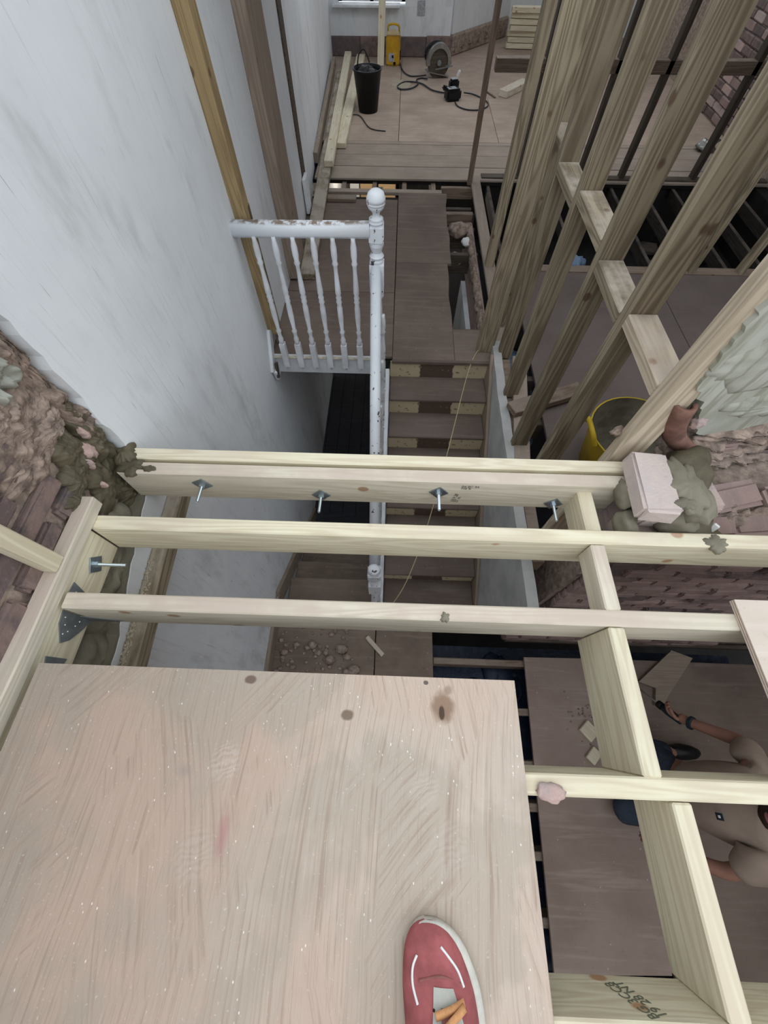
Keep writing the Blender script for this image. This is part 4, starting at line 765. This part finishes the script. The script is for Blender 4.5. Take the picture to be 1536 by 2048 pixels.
def band(name, pts, w, lift, mat, th=.0018):
    c = spline(on(pts, lift), 5); bm = bmesh.new(); A, B = [], []
    for i, p in enumerate(c):
        t = (c[min(i+1, len(c)-1)]-c[max(i-1, 0)]).normalized(); u = t.cross(Vector((0, 0, 1))).normalized(); A.append(p-u*w/2); B.append(p+u*w/2)
    rows = [[a, (a+b)/2+Vector((0, 0, th)), b] for a, b in zip(A, B)]; bm = loft(rows); o = from_bm(name, bm, mat, sh, sh.location); md = o.modifiers.new('t', 'SOLIDIFY'); md.thickness = th; md.offset = 1; return o
rows_e = []
for i in range(15):
    s_ = .068+i*.016; hw_ = .018+.016*min(i/4, 1); c_ = shoe_c(s_)+.004; rows_e.append([tuple(on([(c_+hw_*(q/4), s_)], .0025)[0]) for q in range(-4, 5)])
from_bm('eyestay', loft(rows_e), 'greyleather', sh, sh.location)
rows_t = []
for i in range(13):
    s_ = .088+i*.0165; c_ = shoe_c(s_)+.004; hw_ = .010+.006*min(i/3, 1); rows_t.append([tuple(on([(c_+hw_*(q/4), s_)], .005)[0]) for q in range(-4, 5)])
from_bm('tongue', loft(rows_t), 'tongue', sh, sh.location)
cc = shoe_c(.12)+.004
for i in range(6):
    s_ = .084+i*.029; a = (cc-.026, s_+.012); b = (cc+.026, s_-.004 if i == 0 else s_+.014); band('lace', [a, ((a[0]+b[0])/2, (a[1]+b[1])/2), b], .011, .009, 'lace')
    if i < 5: band('lace', [(cc+.026, s_), (cc, s_+.016), (cc-.026, s_+.036)], .011, .012, 'lace')
for i in range(6):
    for sd_ in (-1, 1):
        p = on([(cc+sd_*.028, .092+i*.029)], .004)[0]; bm = bmesh.new(); bmesh.ops.create_icosphere(bm, subdivisions=1, radius=.0025); q_ = from_bm('eyelet', bm, 'black', sh, sh.location); q_.location = p
band('stripe', [(shoe_c(.035)-.036, .036), (shoe_c(.05)-.047, .052), (shoe_c(.07)-.051, .072), (shoe_c(.09)-.046, .092)], .0035, .0015, 'white', .001); band('stripe', [(shoe_c(.022)+.012, .022), (shoe_c(.036)+.026, .036), (shoe_c(.05)+.037, .050), (shoe_c(.066)+.043, .068)], .0035, .0015, 'white', .001)
band('crease', [(shoe_c(.07)-.040, .066), (shoe_c(.07), .057), (shoe_c(.07)+.044, .068)], .005, .0002, 'tongue', .001)

# ================================================================== PERSON kneeling in the lower room, facing the stairs
def skinned(name, verts, edges, radii, mat, parent, loc, root=0, sub=2):
    me = bpy.data.meshes.new(name); me.from_pydata([Vector(v)-Vector(loc) for v in verts], edges, []); o = link(name, me, mat, parent); o.location = plocal(parent, loc)
    sk = o.modifiers.new('skin', 'SKIN'); sk.use_smooth_shade = True
    for i, r in enumerate(radii):
        v = me.skin_vertices[0].data[i]; v.radius = r if isinstance(r, tuple) else (r, r); v.use_root = (i == root)
    ss = o.modifiers.new('sub', 'SUBSURF'); ss.levels = sub; ss.render_levels = sub; return o
PX, PY = 1.93, -.33
pe = empty('person', (PX, PY, -1.3)); tag(pe, 'kneeling worker in a beige T-shirt and dark jeans on the lower floor', 'person')
J = {'pel': (PX, PY, -.95), 'waist': (PX-.02, PY, -.80), 'chest': (PX, PY-.01, -.58), 'neck': (PX+.02, PY-.01, -.37), 'nk2': (PX, PY-.01, -.31), 'head': (PX-.04, PY-.01, -.20), 'crown': (PX-.04, PY-.01, -.09),
     'shR': (PX+.04, PY+.19, -.43), 'elR': (2.07, -.04, -.58), 'wrR': (1.955, .05, -.79), 'haR': (1.925, .085, -.85), 'shL': (PX, PY-.19, -.43), 'elL': (1.82, PY-.31, -.66), 'wrL': (1.70, PY-.28, -.80), 'haL': (1.62, PY-.26, -.84),
     'hipR': (PX, PY+.10, -.98), 'knR': (PX-.28, PY+.24, -1.20), 'anR': (PX+.13, PY+.20, -1.24), 'toR': (PX+.26, PY+.20, -1.26), 'hipL': (PX, PY-.10, -.98), 'knL': (PX-.34, PY-.14, -1.20), 'anL': (PX+.08, PY-.18, -1.24), 'toL': (PX+.22, PY-.18, -1.26)}
K = list(J); E_ = [('pel', 'waist'), ('waist', 'chest'), ('chest', 'neck'), ('neck', 'nk2'), ('nk2', 'head'), ('head', 'crown'), ('chest', 'shR'), ('shR', 'elR'), ('elR', 'wrR'), ('wrR', 'haR'), ('chest', 'shL'), ('shL', 'elL'), ('elL', 'wrL'), ('wrL', 'haL'), ('pel', 'hipR'), ('hipR', 'knR'), ('knR', 'anR'), ('anR', 'toR'), ('pel', 'hipL'), ('hipL', 'knL'), ('knL', 'anL'), ('anL', 'toL')]
rad = {'pel': .12, 'waist': .12, 'chest': .11, 'neck': .06, 'nk2': .055, 'head': .095, 'crown': .06, 'shR': .045, 'elR': .042, 'wrR': .031, 'haR': .034, 'shL': .045, 'elL': .042, 'wrL': .031, 'haL': .034, 'hipR': .08, 'knR': .05, 'anR': .035, 'toR': .035, 'hipL': .08, 'knL': .05, 'anL': .035, 'toL': .035}
skinned('body', [J[k] for k in K], [(K.index(a), K.index(b)) for a, b in E_], [rad[k] for k in K], 'skin', pe, (PX, PY, -.95))
def lerp(a, b, t): return tuple(Vector(J[a]).lerp(Vector(J[b]), t))
sv = [J['pel'], J['waist'], J['chest'], lerp('chest', 'neck', .8), J['shR'], lerp('shR', 'elR', .55), lerp('shR', 'elR', .85), J['shL'], lerp('shL', 'elL', .55), lerp('shL', 'elL', .85)]
skinned('shirt', sv, [(0, 1), (1, 2), (2, 3), (2, 4), (4, 5), (5, 6), (2, 7), (7, 8), (8, 9)], [(.19, .18), (.19, .18), (.185, .175), (.11, .11), .105, .082, .07, .105, .082, .07], 'shirt', pe, (PX, PY, -.9), 2)
jl = [J['waist'], J['pel']]; skinned('jeans', jl, [(0, 1)], [.15, .16], 'denim', pe, (PX, PY, -1.1))
for sd_ in 'RL': skinned('jeans_leg', [J['hip'+sd_], lerp('hip'+sd_, 'kn'+sd_, .5), J['kn'+sd_], lerp('kn'+sd_, 'an'+sd_, .15), lerp('kn'+sd_, 'an'+sd_, .6), J['an'+sd_]], [(0, 1), (1, 2), (2, 3), (3, 4), (4, 5)], [.125, .105, .085, .08, .072, .06], 'denim', pe, (PX, PY, -1.1))
for sd_ in 'RL': blob('boot', Vector(J['an'+sd_]).lerp(Vector(J['to'+sd_]), .6)+Vector((.01, 0, .0)), (.13, .05, .05), 'black', pe, seed=2, amp=.12)
hd = Vector(J['head'])
for c, r_, mt, nm in ((hd+Vector((.02, 0, .035)), (.105, .095, .10), 'hair', 'hair'), (hd+Vector((-.055, 0, -.07)), (.05, .06, .045), 'hair', 'beard'), (hd+Vector((-.10, 0, .0)), (.018, .016, .026), 'skin', 'nose'), (hd+Vector((-.0, .092, .0)), (.018, .012, .03), 'skin', 'ear'), (hd+Vector((-.0, -.092, .0)), (.018, .012, .03), 'skin', 'ear'), (hd+Vector((-.088, .032, .022)), (.010, .012, .008), 'white', 'eye'), (hd+Vector((-.088, -.032, .022)), (.010, .012, .008), 'white', 'eye'), (hd+Vector((-.095, 0, -.045)), (.012, .024, .006), 'tongue', 'mouth')): blob(nm, c, r_, mt, pe, seed=1, amp=.08, sub=3)
def hand(root, d, side, curl):
    root, d = Vector(root), Vector(d).normalized(); s_ = Vector(side).normalized(); n_ = d.cross(s_)
    for i in range(4):
        b = root+s_*(.027-.018*i); L_ = (.030, .034, .032, .025)[i]; p1 = b+d*.05; p2 = p1+(d*math.cos(curl)+n_*math.sin(curl))*L_; p3 = p2+(d*math.cos(2*curl)+n_*math.sin(2*curl))*L_*.8; p4 = p3+(d*math.cos(2.8*curl)+n_*math.sin(2.8*curl))*L_*.6
        from_bm('finger', tube_bm([q-root for q in spline([b, p1, p2, p3, p4], 4)], .009, 8), 'skin', pe, root, True)
    from_bm('thumb', tube_bm([q-root for q in spline([root+s_*.02-d*.01, root+s_*.045+d*.02+n_*.01, root+s_*.045+d*.045+n_*.03, root+s_*.03+d*.06+n_*.045], 4)], .0105, 8), 'skin', pe, root, True)
hand(J['haR'], Vector(J['haR'])-Vector(J['wrR'])+Vector((-.01, .02, -.0)), (-.5, -.6, .6), .75); hand(J['haL'], Vector(J['haL'])-Vector(J['wrL']), (0, 1, .1), .4)
loc_lg = Vector((PX-.178, PY-.05, -.50)); lgm = link('shirt_logo', boxmesh(.004, .032, .036, .001), 'glove', pe); lgm.location = loc_lg-pe.location; lgm.rotation_euler = (0, math.radians(20), 0)
lg2 = link('logo_letter', boxmesh(.005, .012, .012, .001), 'white', None); lg2.parent = lgm; lg2.location = (-.001, 0, 0)
wt = from_bm('wristband', lathe_bm([(.036, -.012), (.041, -.008), (.041, .008), (.036, .012)], 16), 'glove', pe, J['wrR']); wt.rotation_euler = (Vector(J['haR'])-Vector(J['wrR'])).to_track_quat('Z', 'Y').to_euler()
# tool in the right hand
tl = empty('hand_tool', (1.905, .115, -.905)); tag(tl, 'dark teal-handled tool with a thin steel shaft in the worker\'s hand', 'tool')
tdir = Vector((-.08, .20, -.22)).normalized(); tp = Vector(tl.location)
from_bm('handle', tube_bm([tp-tp-tdir*.09, tp-tp, tdir*.06], .024, 12, radii=[.022, .027, .020]), 'glove', tl, tl.location, True); from_bm('shaft', tube_bm([tdir*.05, tdir*.28], .005, 8), 'steel', tl, tl.location, True); from_bm('collar', tube_bm([tdir*.045, tdir*.075], .026, 12), 'black', tl, tl.location, True)
